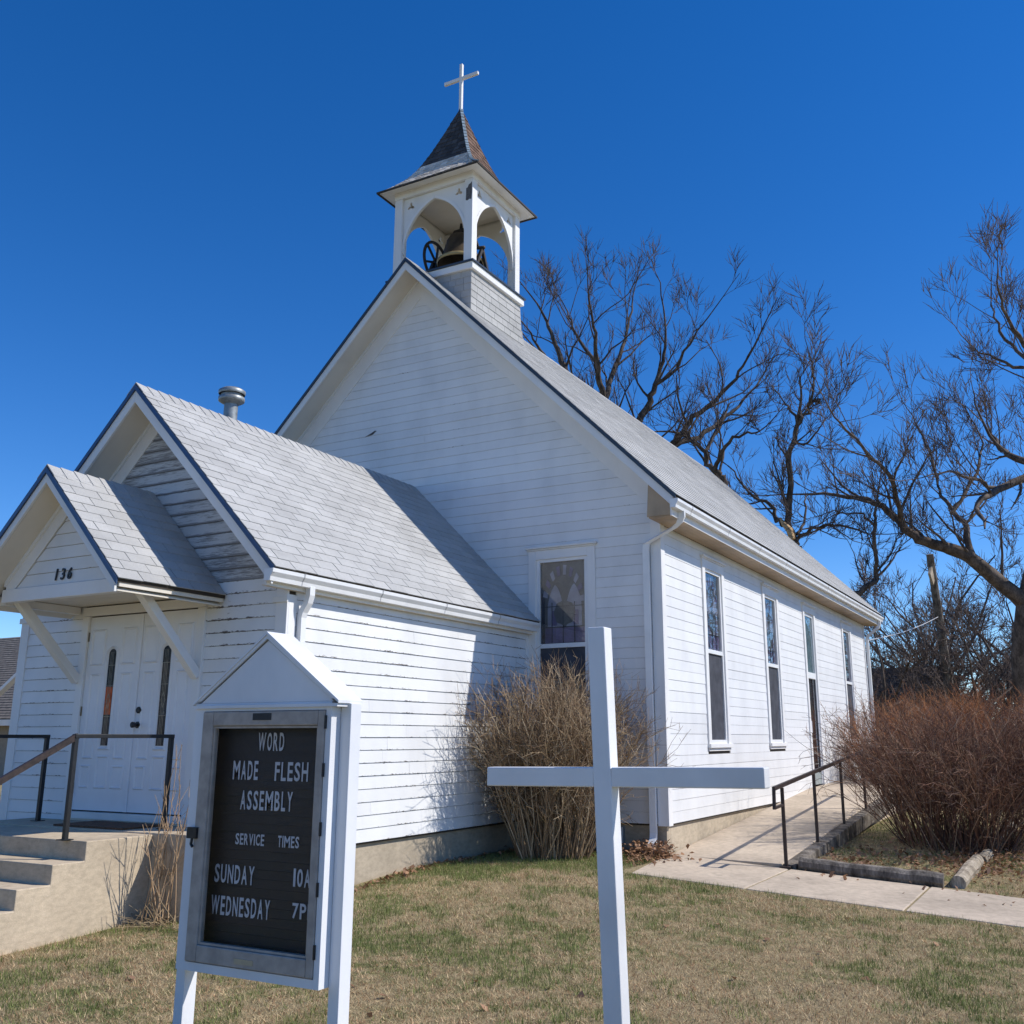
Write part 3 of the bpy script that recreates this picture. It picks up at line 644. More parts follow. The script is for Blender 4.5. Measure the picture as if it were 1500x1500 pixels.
# ------------------------------------------------------------------ belfry
BC = 1.06; BH = .795
bx0, bx1, by0, by1 = XC-BH, XC+BH, BC-BH, BC+BH
base = MB().add([(bx0,by0,7.55),(bx1,by0,7.55),(bx1,by1+.22,7.55),(bx0,by1+.22,7.55),(bx0,by0,8.46),(bx1,by0,8.46),(bx1,by1,8.46),(bx0,by1,8.46),(bx1,by1+.05,8.0),(bx0,by1+.05,8.0)],
    [(4,5,6,7),(0,1,5,4),(1,2,8),(1,8,6,5),(2,3,9,8),(8,9,7,6),(3,0,9),(0,4,7,9)]).build('belfry_base', SHINGLE, church)
def base_shingles():
    e = .118
    for r in range(8):
        z0 = 8.46-(r+1)*e; z1 = z0+e+.015
        back = by1+.05*max(0, (8.46-z0)/.46) if z0 > 8.0 else by1+.05+.17*(8.0-z0)/.45
        y = by0-random.uniform(0, .12)
        if z0 > HR-BH-.13:
            while y < back:
                wd = random.choice((.20,.24,.28,.17)); a, b = max(y, by0-.008), min(y+wd, back)
                if b-a > .03: MB().hexa([(bx1,a+.003,z0),(bx1,b-.003,z0),(bx1,b-.003,z1),(bx1,a+.003,z1)], [(bx1+.014,a+.003,z0),(bx1+.014,b-.003,z0),(bx1+.005,b-.003,z1),(bx1+.005,a+.003,z1)]).build('siding_shingle', SHINGLE, base)
                y += wd
        x = bx1+.012
        lim = XC+(HR-z0)-.20
        while x > max(XC+.12, lim-.0):
            wd = random.choice((.15,.2,.24)); a = max(x-wd, XC+.1)
            if x-a > .03: MB().hexa([(a+.003,by0,z0),(x-.003,by0,z0),(x-.003,by0,z1),(a+.003,by0,z1)], [(a+.003,by0-.014,z0),(x-.003,by0-.014,z0),(x-.003,by0-.005,z1),(a+.003,by0-.005,z1)]).build('siding_shingle', SHINGLE, base)
            x -= wd
base_shingles()
PH = BH+.075
MB().box(XC-PH+.015, XC+PH-.015, BC-PH+.015, BC+PH-.015, 8.455, 8.57).build('platform_fascia', TRIM_OLD, church, bevel=.006)
MB().box(XC-PH-.01, XC+PH+.01, BC-PH-.01, BC+PH+.01, 8.571, 8.60).build('belfry_platform', DRIP_DK, church)
PO = .155
for sx in (-1, 1):
    for sy in (-1, 1):
        cx_, cy_ = XC+sx*(BH-PO/2), BC+sy*(BH-PO/2)
        MB().box(cx_-PO/2, cx_+PO/2, cy_-PO/2, cy_+PO/2, 8.60, 10.13).build('belfry_post', TRIM_OLD, church, bevel=.004)
pat = [(.665,9.74),(.70,9.73),(.74,9.75),(.775,9.735),(.785,9.90),(.78,10.06),(.75,10.03),(.72,10.02),(.70,9.97),(.67,9.96),(.668,9.85)]
MB().prism([(XC+a, by0-.0025, b) for a, b in pat], (0,.003,0)).build('bare_wood_patch', m_plain('bare_grey_wood', (.10,.095,.095), .9, 0, .3, 30), church)
# one pointed-arch screen per side, with trefoil openings in the spandrels
def arch_screen(T):
    """T(s, z, o): s -.64..+.64 between the posts, o thickness"""
    hw_, zs, za, zt = BH-PO-.002, 9.12, 9.99, 10.13; n = 12
    hh_ = hw_*.97; cc = ((za-zs)**2-hh_**2)/(2*hh_); RR = hh_+cc; tm = math.atan2(za-zs, cc)
    def arc(t_): return max(0, RR*math.cos(t_*tm)-cc), zs+RR*math.sin(t_*tm)
    for sg in (-1, 1):
        bm = bmesh.new()
        outer = [(sg*hw_, zs-.03), (sg*hw_, zt), (0, zt), (0, za)]
        cur = [arc(1-i/n) for i in range(1, n+1)]
        poly = outer+[(sg*a, b) for a, b in cur]+[(sg*hw_*.97, zs-.03)]
        # trefoil hole is cut as a separate ring of faces through triangle fill
        tc = (sg*hw_*.77, zt-.16)
        hole = []
        for k in range(24):
            a = 2*math.pi*k/24; r_ = .052*(1+.5*math.cos(3*(a-math.pi/2))); hole.append((tc[0]+r_*math.cos(a), tc[1]+r_*math.sin(a)))
        ed = []
        for lp in (poly, hole):
            vs = [bm.verts.new((a, 0, b)) for a, b in lp]; ed += [bm.edges.new((vs[i], vs[(i+1) % len(vs)])) for i in range(len(vs))]
        bmesh.ops.triangle_fill(bm, use_beauty=True, edges=ed)
        r_ = bmesh.ops.extrude_face_region(bm, geom=bm.faces[:]); 
        for v in [g for g in r_['geom'] if isinstance(g, bmesh.types.BMVert)]: v.co.y = 1
        bmesh.ops.recalc_face_normals(bm, faces=bm.faces[:])
        for v in bm.verts: v.co = Vector(T(v.co.x, v.co.z, v.co.y*.035))
        me = bpy.data.meshes.new('arch_screen'); bm.to_mesh(me); bm.free(); link('arch_screen', me, TRIM_OLD, church)
    # raised arch rib
    m_ = MB()
    for sg in (-1, 1):
        def ring_(t_, e_): return sg*max(0, min((RR+e_)*math.cos(t_*tm)-cc, hw_-.001)), zs+(RR+e_)*math.sin(t_*tm)
        for i in range(n):
            q = [ring_(i/n, .002), ring_((i+1)/n, .002), ring_((i+1)/n, .045), ring_(i/n, .045)]
            m_.hexa([T(a, b, -.012) for a, b in q], [T(a, b, -.001) for a, b in q])
    m_.build('arch_rib', TRIM, church)
arch_screen(lambda s, z, o: (XC+s, by0+.05+o, z)); arch_screen(lambda s, z, o: (bx1-.05-o, BC+s, z))
arch_screen(lambda s, z, o: (XC+s, by1-.05-o, z)); arch_screen(lambda s, z, o: (bx0+.05+o, BC+s, z))
FH = BH+.008
MB().box(XC-FH, XC+FH, BC-FH, BC-FH+.05, 10.131, 10.262).box(XC-FH, XC+FH, BC+FH-.05, BC+FH, 10.131, 10.262).box(XC-FH, XC-FH+.05, BC-FH+.0505, BC+FH-.0505, 10.131, 10.262).box(XC+FH-.05, XC+FH, BC-FH+.0505, BC+FH-.0505, 10.131, 10.262).build('belfry_frieze', TRIM_OLD, church)
for i in range(12): MB().box(XC-BH+.06, XC+BH-.06, BC-BH+.06+.122*i, BC-BH+.06+.122*i+.119, 10.20, 10.215).build('ceiling_board', SOFFIT, church)
EH = 1.0
MB().add([(XC-EH,BC-EH,10.235),(XC+EH,BC-EH,10.235),(XC+EH,BC+EH,10.235),(XC-EH,BC+EH,10.235),(XC-FH,BC-FH,10.263),(XC+FH,BC-FH,10.263),(XC+FH,BC+FH,10.263),(XC-FH,BC+FH,10.263)],
    [(0,1,5,4),(1,2,6,5),(2,3,7,6),(3,0,4,7)]).build('belfry_soffit', TRIM_OLD, church)
PROF = [(1.015,10.235), (.90,10.335), (.78,10.45), (.66,10.59), (.555,10.76), (.465,10.95), (.375,11.16), (.285,11.40), (.19,11.66), (.10,11.92), (.025,12.14)]
def prof(t_):
    k = min(int(t_*(len(PROF)-1)), len(PROF)-2); f = t_*(len(PROF)-1)-k; a, b = PROF[k], PROF[k+1]; return a[0]+(b[0]-a[0])*f, a[1]+(b[1]-a[1])*f
def spire():
    m_ = MB()
    for a, b in zip(PROF[:-1], PROF[1:]):
        m_.add([(XC+sx*r_, BC+sy*r_, z) for r_, z in (a, b) for sx, sy in ((-1,-1),(1,-1),(1,1),(-1,1))], [(k, (k+1) % 4, 4+(k+1) % 4, 4+k) for k in range(4)])
    sp = m_.build('spire', BACK, church)
    st = MB(); cols = []; rows = 22
    for r in range(rows):
        r0, z0 = prof(r/rows); r1, z1 = prof(min(1, (r+1.25)/rows))
        for fc in range(4):
            s = -r0
            while s < r0-.004:
                wd = random.uniform(.07, .15); e = min(s+wd, r0); lift = random.uniform(.012, .020)
                def pt(u_, rr, z, o):
                    u_ = max(-rr, min(rr, u_)); rr += o
                    return {0: (XC+u_, BC-rr, z), 1: (XC+rr, BC+u_, z), 2: (XC-u_, BC+rr, z), 3: (XC-rr, BC-u_, z)}[fc]
                g = .003; k = r1/r0
                a = [pt(s+g, r0, z0-.008, 0), pt(e-g, r0, z0-.008, 0), pt((e-g)*k if abs(e) > r1 else e-g, r1, z1, 0), pt((s+g)*k if abs(s) > r1 else s+g, r1, z1, 0)]
                b = [pt(s+g, r0, z0-.008+random.uniform(0, .012), lift), pt(e-g, r0, z0-.008, lift), pt((e-g)*k if abs(e) > r1 else e-g, r1, z1, .004), pt((s+g)*k if abs(s) > r1 else s+g, r1, z1, .004)]
                st.hexa(a, b)
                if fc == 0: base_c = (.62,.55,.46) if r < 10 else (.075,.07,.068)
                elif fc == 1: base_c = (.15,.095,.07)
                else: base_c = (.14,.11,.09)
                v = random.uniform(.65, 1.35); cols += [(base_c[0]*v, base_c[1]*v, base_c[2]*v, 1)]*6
                s = e
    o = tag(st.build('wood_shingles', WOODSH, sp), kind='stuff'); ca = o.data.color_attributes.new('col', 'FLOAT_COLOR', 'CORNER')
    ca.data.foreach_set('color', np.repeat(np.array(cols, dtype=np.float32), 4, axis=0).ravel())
    hf = m_plain('hip_flashing', (.26,.33,.37), .5, .3, .3, 20); n = 26
    for sx, sy in ((1,-1),):
        for i in range(n):
            r0, z0 = prof(i/n); r1, z1 = prof((i+.9)/n); o_ = .024
            MB().beam((XC+sx*(r0+o_), BC+sy*(r0+o_), z0+.01), (XC+sx*(r1+o_*.7), BC+sy*(r1+o_*.7), z1+.01), .055, .016).build('hip_cap', hf, sp)
    de = MB()
    for s_ in (-1, 1): de.box(XC-1.03, XC+1.03, BC+s_*1.02-.012, BC+s_*1.02+.012, 10.215, 10.245).box(XC+s_*1.02-.012, XC+s_*1.02+.012, BC-1.007, BC+1.007, 10.215, 10.245)
    de.build('drip_edge', m_plain('eave_dark', (.04,.035,.03), .8), sp)
    MB().box(XC-.028, XC+.028, BC-.028, BC+.028, 12.08, 13.12).build('spire_cross_post', TRIM_OLD, church, bevel=.004); MB().box(XC-.365, XC+.365, BC-.024, BC+.024, 12.785, 12.845).build('spire_cross_arm', TRIM_OLD, church, bevel=.004)
    MB().lathe([(.07,12.02),(.05,12.10),(.03,12.18)], (XC,BC,0), 10).build('finial', DRIP_DK, church)
spire()

# ------------------------------------------------------------------ bell
bell = thing('church_bell', (XC, BC, 8.60), 'bronze bell with a spoked iron wheel hanging in the belfry', 'bell')
bz0 = 9.06
MB().lathe([(.40,.0),(.405,.02),(.36,.09),(.30,.20),(.265,.34),(.25,.44),(.20,.53),(.10,.575),(.0,.585)], (XC+.06,BC,bz0), 32).lathe([(.385,0.0),(.34,.09),(.28,.20),(.24,.4),(.0,.5)], (XC+.06,BC,bz0), 32).build('bell_body', BRONZE, bell, True)
MB().lathe([(.402,.005),(.415,.02),(.415,.055),(.375,.085)], (XC+.06,BC,bz0), 32).build('bell_rim', RIM_GLINT, bell, True)
MB().tube([(XC-.50,BC,9.28),(XC-.3,BC,9.3),(XC-.22,BC,9.5),(XC-.05,BC,9.72),(XC+.18,BC,9.72),(XC+.34,BC,9.5),(XC+.42,BC,9.3),(XC+.55,BC,9.28)], [.03,.035,.04,.045,.045,.04,.035,.03], 10).tube([(XC+.06,BC,9.6),(XC+.06,BC,9.86)], [.05,.018], 8).build('yoke', WHEELM, bell, True)
wx = XC-.46
whl = MB().tube([(wx, BC+.36*math.cos(a), 9.24+.36*math.sin(a)) for a in [2*math.pi*i/36 for i in range(37)]], .028, 8, False).build('bell_wheel', WHEELM, bell, True)
for k in range(3): a = math.pi*k/3+.35; MB().beam((wx, BC+.35*math.cos(a), 9.24+.35*math.sin(a)), (wx, BC-.35*math.cos(a), 9.24-.35*math.sin(a)), .035, .03, (1,0,0)).build('spoke', WHEELM, whl)
for k in (-1, 1):
    MB().beam((XC+k*.5, BC-.32, 8.60), (XC+k*.5, BC, 9.27), .05, .05, (1,0,0)).beam((XC+k*.5, BC+.32, 8.60), (XC+k*.5, BC+.001, 9.27), .05, .05, (1,0,0)).build('bell_stand', WHEELM, bell)

# ------------------------------------------------------------------ entrance steps
steps = thing('entrance_steps', (-4, -5.8, -.5), 'tan concrete landing and steps below the double front door', 'steps')
SX0, SX1 = -5.25, -2.861
MB().box(-5.45, -2.36, -5.497, YV+.028, -.9, .21).build('landing', CONC, steps, bevel=.012)
yy = -5.4975; zt = .1975
bounds = [(-5.4975, -6.196, .195), (-6.1965, -6.50, .037), (-6.5005, -6.80, -.12), (-6.8005, -7.10, -.277), (-7.1005, -7.4, -.434)]
pf = [(-5.4975, -.95)]
for a, b, z in bounds: pf += [(a if a > -5.6 else a+.0005, z), (b, z)]
pf += [(-7.4, -.95)]
MB().prism([(SX0, y_, z_) for y_, z_ in pf], (SX1-SX0, 0, 0)).build('stairs', CONC, steps, bevel=.009)
mat_ = MB().box(-4.32, -3.32, -5.46, -4.97, .2105, .228).build('doormat', MATM, None, bevel=.004); tag(mat_, 'brown coir doormat on the landing before the front doors', 'doormat')

# ------------------------------------------------------------------ handrails
def front_rail(x, label):
    t = thing('handrail', (x, -5.15, .21), label, 'handrail', 'black iron handrails of the front steps')
    MB().beam((x,-5.15,.205), (x,-5.15,1.05), .038, .038, (1,0,0)).build('post', BLACK, t); MB().beam((x,-6.215,.19), (x,-6.215,1.05), .038, .038, (1,0,0)).build('post', BLACK, t)
    MB().beam((x,-7.28,-.435), (x,-7.28,.50), .038, .038, (1,0,0)).build('post', BLACK, t)
    MB().box(x-.025, x+.025, -6.235, -5.13, 1.05, 1.085).build('top_rail', BLACK, t, bevel=.004)
    MB().beam((x,-6.20,1.068), (x,-7.40,.43), .05, .034, (1,0,0)).build('sloped_rail', RUSTY, t)
    MB().box(x-.05, x+.05, -6.265, -6.165, .196, .203).box(x-.05, x+.05, -5.20, -5.10, .2105, .217).build('base_plate', BLACK, t)
front_rail(-3.12, 'black iron handrail of the front steps, on the side by the marquee sign'); front_rail(-4.99, 'black iron handrail of the front steps, on the far side of the doormat')
rr = thing('ramp_handrail', (1.45, 0, -.4), 'dark brown square-tube handrail with a looped end beside the ramp', 'handrail')
for yy, z in ((.03,-.41), (1.634,-.275), (3.311,-.165), (5.0,-.05), (6.7,.06)): MB().beam((1.45,yy,z), (1.45,yy,z+.885), .036, .036, (1,0,0)).build('post', RUSTY, rr)
MB().beam((1.45,-.34,.478), (1.45,6.9,.96), .045, .034, (1,0,0)).build('top_rail', RUSTY, rr)
MB().beam((1.45,-.325,.47), (1.45,-.345,.25), .034, .034, (1,0,0)).beam((1.45,-.36,.262), (1.45,.03,.28), .03, .03, (1,0,0)).build('end_loop', RUSTY, rr)
MB().box(1.39, 1.51, -.04, .10, -.425, -.405).build('base_plate', RUSTY, rr)
kb = MB().prism([(1.405,.02,-.55), (1.555,.02,-.55), (1.555,.02,-.395), (1.405,.02,-.385)], (0,.001,0))
kb = MB().hexa([(1.405,.04,-.6),(1.56,.04,-.6),(1.56,.04,-.392),(1.405,.04,-.386)], [(1.405,7.4,-.1),(1.56,7.4,-.1),(1.56,7.4,.105),(1.405,7.4,.111)]).build('ramp_kerb', LOG, None, bevel=.012)
tag(kb, 'weathered dark timber kerb along the outer edge of the ramp', 'kerb')

# ------------------------------------------------------------------ edging timbers
def log_thing(pts, r, mat, label, n=10):
    m_ = MB(); P_ = []; R_ = []
    for i in range(len(pts)-1):
        for k in range(6):
            t_ = k/6; p = Vector(pts[i]).lerp(Vector(pts[i+1]), t_); P_.append(p+Vector((0,0,random.uniform(-.006,.006)))); R_.append(r*random.uniform(.9, 1.08))
    P_.append(Vector(pts[-1])); R_.append(r*.95); m_.tube(P_, R_, n)
    return tag(m_.build('edging_timber', mat, None), label, 'timber', 'timbers edging the planting bed')
log_thing([(1.60,.09,-.385), (2.4,.06,-.43), (3.16,.09,-.475)], .088, LOG, 'dark rotten landscape timber along the back edge of the sidewalk')
log_thing([(3.30,.15,gz(3.3,.15)+.05), (3.34,1.9,gz(3.34,1.9)+.05)], .085, LOGPALE, 'pale split landscape timber, butted against the dark rotten one')
log_thing([(3.37,2.1,gz(3.4,2.1)+.03), (3.40,2.75,gz(3.4,2.75)+.03)], .07, LOGPALE, 'short broken timber stub between two longer pale timbers')
log_thing([(3.42,3.3,gz(3.4,3.3)+.04), (3.5,6.6,gz(3.5,6.6)+.04)], .08, LOGPALE, 'long pale timber running back behind the brown shrub')

# ------------------------------------------------------------------ marquee sign
YS = -7.9
sign = thing('church_sign', (.69, YS, -.62), 'white gabled marquee sign with black letter board and aluminium door', 'sign')
cab = MB().box(.155, 1.176, YS+.095, YS+.165, -.19, 1.245).box(.155, .226, YS, YS+.0945, -.19, 1.245).box(1.139, 1.176, YS, YS+.0945, -.19, 1.245).box(.2265, 1.1385, YS, YS+.0945, 1.20, 1.245).box(.2265, 1.1385, YS, YS+.0945, -.19, -.145).build('cabinet', SIGNW, sign)
for x_ in (1.1775, .083): MB().box(x_, x_+.07, YS+.075, YS+.165, -.75, 1.235).build('post', SIGNW, sign, bevel=.004)
fr = MB().box(.229, .312, YS-.012, YS+.03, -.14, 1.197).box(1.092, 1.136, YS-.012, YS+.03, -.14, 1.197).box(.3125, 1.0915, YS-.012, YS+.03, 1.118, 1.197).box(.3125, 1.0915, YS-.012, YS+.03, -.14, -.052).build('door_frame', ALU, sign, bevel=.006)
MB().box(.3125, .325, YS+.0, YS+.026, -.05, 1.116).box(1.08, 1.0915, YS+.0, YS+.026, -.05, 1.116).box(.3255, 1.0795, YS, YS+.026, 1.104, 1.116).box(.3255, 1.0795, YS, YS+.026, -.05, -.038).build('glazing_bead', ALU, fr)
MB().box(.62, .757, YS-.0145, YS-.0125, 1.148, 1.186).build('maker_plate', BLACK, fr); MB().box(.60, .735, YS-.0145, YS-.0125, -.118, -.092).build('name_plate', m_plain('plate_brass', (.45,.40,.30), .4, .3), fr)
MB().box(.19, .262, YS-.03, YS-.0125, .50, .56).tube([(.225,YS-.02,.50),(.222,YS-.022,.47),(.235,YS-.022,.455)], .008, 8).build('lock', BLACK, fr)
for z_ in (-.05, .25, .55, .85, 1.1): MB().box(1.137, 1.147, YS-.01, YS-.001, z_, z_+.07).build('hinge', BLACK, fr)
pn = MB().box(.23, 1.135, YS+.088, YS+.094, -.14, 1.197).build('letter_panel', PANEL, sign)
for k in range(26): MB().box(.232, 1.133, YS+.0845, YS+.0875, -.09+.048*k, -.087+.048*k).build('letter_track', PANEL, pn)
def row(txt, x0, x1, z0, h):
    """letters between x0 and x1; spaces advance"""
    wid = []; gap = .012*h/.1
    meas = {'I': .22, 'M': .78, 'W': .86, ' ': .55, '1': .30, 'E': .50, 'L': .48, 'F': .48, 'S': .54, 'T': .52}
    tot = sum(meas.get(c, .58) for c in txt)*h+gap*(len(txt)-1); k = (x1-x0)/tot; x_ = x0
    for c in txt:
        adv = meas.get(c, .58)*h*k
        if c != ' ':
            me = text_mesh(c, 1.0, 1.0, .018, .02); xs = [v.co.x for v in me.vertices]; ys = [v.co.y for v in me.vertices]; a, b = min(xs), max(xs); e, f = min(ys), max(ys)
            for v in me.vertices: v.co = (x_+(v.co.x-a)/(b-a)*(adv-gap), YS+.0835-v.co.z*.03, z0+(v.co.y-e)/(f-e)*h)
            link('letter', me, LETTER, pn)
        x_ += adv+gap*k*0
row('WORD', .582, .815, .980, .100); row('MADE', .401, .635, .820, .104); row('FLESH', .719, 1.02, .818, .102)
row('ASSEMBLY', .475, .945, .658, .104); row('SERVICE', .456, .724, .470, .060); row('TIMES', .772, .960, .470, .060)
row('SUNDAY', .315, .680, .262, .098); row('10AM', .897, 1.125, .275, .092); row('WEDNESDAY', .306, .835, .094, .100); row('7PM', .901, 1.10, .116, .078)
MB().box(.313, 1.091, YS+.008, YS+.012, -.051, 1.117).build('pane', SIGNGLASS, fr)
sx_, hw_, zb, za = .69, .545, 1.246, 1.642
gab = MB().prism([(sx_-hw_+.05,YS+.0,zb), (sx_+hw_-.05,YS+.0,zb), (sx_,YS+.0,za-.05)], (0,.16,0)).build('sign_gable', SIGNW, sign)
for s in (-1, 1):
    MB().prism([(sx_,YS-.02,za), (sx_+s*(hw_+.0),YS-.02,zb+.003), (sx_+s*(hw_+.0),YS-.02,zb-.012), (sx_,YS-.02,za-.016)], (0,.21,0)).build('sign_roof', SIGNW, sign)
    MB().prism([(sx_,YS-.014,za-.018), (sx_+s*(hw_-.03),YS-.014,zb+.012), (sx_+s*(hw_-.055),YS-.014,zb+.012), (sx_,YS-.014,za-.040)], (0,.013,0)).build('gable_trim', m_trimtan if False else SIGNW, sign)
MB().box(sx_-hw_+.01, sx_+hw_-.01, YS-.016, YS+.175, zb-.030, zb-.013).build('cornice', SIGNW, sign)

# ------------------------------------------------------------------ white wooden cross
cr = thing('wooden_cross', (2.83, -7.95, -.65), 'white painted wooden cross of square timbers leaning on the lawn', 'cross')
def leaned(mb_pts):
    """lean of the whole cross: a little to the left and back"""
    out = []
    for x_, y_, z_ in mb_pts: h_ = z_+.65; out.append((2.875+x_-.053*h_, -7.97+y_+.045*h_, z_-.0)); 
    return out
q = .044
def cbox(x0, x1, y0, y1, z0, z1): return leaned([(x0,y0,z0),(x1,y0,z0),(x1,y1,z0),(x0,y1,z0)]), leaned([(x0,y0,z1),(x1,y0,z1),(x1,y1,z1),(x0,y1,z1)])
MB().hexa(*cbox(-q, q, -q, q, -.85, 1.56)).build('post', CROSSW, cr, bevel=.006)
a_ = -.61; b_ = .745; zb_ = .835
def arm(x0, x1):
    lo = [(2.875+x-.053*1.53, -7.97+y+.045*1.53, z+.012*(x)) for x, y, z in ((x0,-q+.003,zb_),(x1,-q+.003,zb_),(x1,q-.004,zb_),(x0,q-.004,zb_))]
    return lo, [(x, y, z+.087) for x, y, z in lo]
MB().hexa(*arm(a_, -q+.001)).build('arm', CROSSW, cr, bevel=.006); MB().hexa(*arm(q-.001, b_)).build('arm', CROSSW, cr, bevel=.006)

# ================================================================== PLANTS
def wander(p, d, length, nseg, curl, upb):
    pts = [p.copy()]; d = d.normalized(); st = length/nseg
    for i in range(nseg):
        d = (d+Vector((random.gauss(0, curl), random.gauss(0, curl), random.gauss(0, curl)+upb))).normalized(); pts.append(pts[-1]+d*st)
    return pts
def side_dir(d, ang):
    d = d.normalized(); a = d.orthogonal().normalized(); b = d.cross(a); t_ = random.uniform(0, 2*math.pi)
    return (d*math.cos(ang)+(a*math.cos(t_)+b*math.sin(t_))*math.sin(ang)).normalized()
class Tree:
    def __init__(s): s.thick = MB(); s.thin = MB()
    def put(s, pts, r0, r1):
        n = len(pts); rr_ = [r0+(r1-r0)*i/(n-1) for i in range(n)]
        big = r0 > .045
        (s.thick if big else s.thin).tube(pts, rr_, 7 if big else (4 if r0 > .018 else 3), False)
    def branch(s, p, d, length, r, lvl, dens, curl=.13, upb=.05, rmin=.0095, spread=(.3, .75)):
        nseg = 5 if lvl >= 2 else 4 if lvl == 1 else 3
        pts = wander(p, d, length, nseg, curl, upb); r1 = max(rmin*.45, r*.33); s.put(pts, r, r1)
        if lvl == 0: return
        k = max(2, int(round((dens if lvl > 1 else dens*.8)*random.uniform(.75, 1.25))))
        for i in range(k):
            t_ = random.uniform(.18, 1.0)**.85*(nseg); j = min(int(t_), nseg-1); f = t_-j; q = pts[j].lerp(pts[j+1], f)
            dd = side_dir(pts[j+1]-pts[j], random.uniform(*spread)); dd = (dd+Vector((0, 0, upb*4))).normalized()
            fr_ = 1-.55*t_/nseg
            s.branch(q, dd, max(.45, length*random.uniform(.45, .75)*fr_), max(rmin, r*.48*fr_), lvl-1, dens, curl, upb, rmin, spread)
    def limb(s, pts, r0, r1, every, blen, lvl, dens, **kw):
        """a hand-placed limb, dressed with side branches"""
        P_ = []
        for a, b in zip(pts[:-1], pts[1:]):
            for k in range(3): P_.append(a.lerp(b, k/3)+Vector((random.gauss(0, .03), random.gauss(0, .03), random.gauss(0, .03))))
        P_.append(pts[-1]); s.put(P_, r0, r1); tot = sum((b-a).length for a, b in zip(P_[:-1], P_[1:])); acc = 0; nxt = tot*.12
        for i in range(len(P_)-1):
            sl = (P_[i+1]-P_[i]).length
            while nxt < acc+sl:
                f = (nxt-acc)/sl; q = P_[i].lerp(P_[i+1], f); t_ = nxt/tot; rr_ = r0+(r1-r0)*t_
                s.branch(q, (side_dir(P_[i+1]-P_[i], random.uniform(.5, 1.0))+Vector((0,0,.25))).normalized(), blen*random.uniform(.6, 1.2)*(1-.35*t_), min(rr_*.55, .05), lvl, dens, **kw)
                nxt += every*random.uniform(.6, 1.4)
            acc += sl
        s.branch(P_[-1], P_[-1]-P_[-2], blen*.8, r1, lvl, dens, **kw)
    def finish(s, name, label, base, mt, mc, group=None):
        t = thing(name, base, label, 'tree', group)
        if s.thick.v: s.thick.build('trunk', mt, t, True)
        if s.thin.v: s.thin.build('crown', mc, t)
        return t
TWIGM = m_bark('twig_bark', (.055,.043,.038), (.12,.095,.082)); TWIGP = m_bark('twig_bark_pale', (.08,.06,.052), (.20,.155,.13))
def px_limb(px, depth, drift):
    n = len(px); return [at(x, y, depth+drift*i/max(1, n-1)) for i, (x, y) in enumerate(px)]
def hero(name, label, depth, trunk, limbs, base_gz, every=.55, blen=2.2, lvl=3, dens=4.5, mt=BARK, mc=TWIGM, group='bare trees standing behind the church', **kw):
    """limbs: (pixel polyline, width in px at start, at end, depth drift)"""
    T = Tree(); k = depth/F_PX
    tp = px_limb(trunk[0], depth, 0); g = Vector((tp[0].x, tp[0].y, base_gz)); T.put([g]+tp, trunk[1]*k*.65, trunk[2]*k*.5)
    for px, w0, w1, dr in limbs: T.limb(px_limb(px, depth, dr), w0*k*.5, max(.012, w1*k*.5), every, blen, lvl, dens, **kw)
    return T.finish(name, label, g, mt, mc, group)
A_FORK = (938, 700)
hero('bare_tree', 'dark many-stemmed bare tree rising behind the church roof next to the belfry', 37, ([(940,860),(938,700)], 40, 32), [
    ([A_FORK,(905,640),(885,588),(880,560),(873,530),(872,490),(866,455)], 14, 3, -2), ([A_FORK,(870,610),(828,548),(822,520),(812,495),(800,470),(787,445)], 13, 3, 2),
    ([(885,588),(898,548),(912,508),(922,478),(926,445)], 9, 2.5, 3), ([A_FORK,(935,619),(952,588),(959,566),(969,540),(974,511),(974,468)], 13, 3, 1),
    ([A_FORK,(970,675),(986,653),(1000,631),(1014,612),(1048,586),(1079,554),(1094,526)], 13, 3, -3), ([(986,653),(1024,641),(1046,626),(1072,602),(1096,578),(1113,557)], 9, 2.5, 3),
    ([(828,548),(800,530),(785,505),(772,480)], 7, 2, -2), ([(873,530),(850,500),(835,470),(828,450)], 6, 2, 2), ([(959,566),(990,540),(1010,505),(1025,480)], 6, 2, -1)], -.4, every=.85, blen=3.0, dens=3.5)
hero('bare_tree', 'bare tree with a crooked black trunk curving out above the roof slope', 33, ([(1066,900),(1063,740)], 20, 16), [
    ([(1063,740),(1060,708),(1057,697),(1047,689),(1036,679),(1032,662),(1018,648),(1005,640)], 13, 4, 0), ([(1047,689),(1056,664),(1075,640),(1095,634),(1112,632)], 7, 2, -2), ([(1032,662),(1045,640),(1060,610),(1070,590)], 6, 2, 2)], -.4, every=.8, blen=2.0, dens=3.3)
hero('bare_tree', 'slender bare tree with a broken split fork and a bird nest', 31, ([(1172,930),(1166,800)], 22, 18), [
    ([(1166,800),(1154,768),(1158,725),(1155,672),(1163,640),(1168,622)], 11, 6, 0), ([(1168,622),(1160,603),(1150,592),(1136,572)], 5, 1.5, 1), ([(1168,622),(1183,603),(1190,578),(1192,550),(1186,522)], 6, 1.5, -1),
    ([(1150,770),(1137,762),(1130,738),(1106,730),(1085,708),(1066,682)], 8, 2, 1.5), ([(1163,652),(1182,648),(1198,632),(1206,618)], 4, 1.5, -1), ([(1166,785),(1180,765),(1178,735),(1184,725)], 5, 1.5, 2),
    ([(1166,790),(1190,773),(1220,770),(1250,774),(1272,782)], 6, 2, -2)], -.4, every=.75, blen=1.9, dens=3.3)
nest = at(1194, 588, 31); tn = MB()
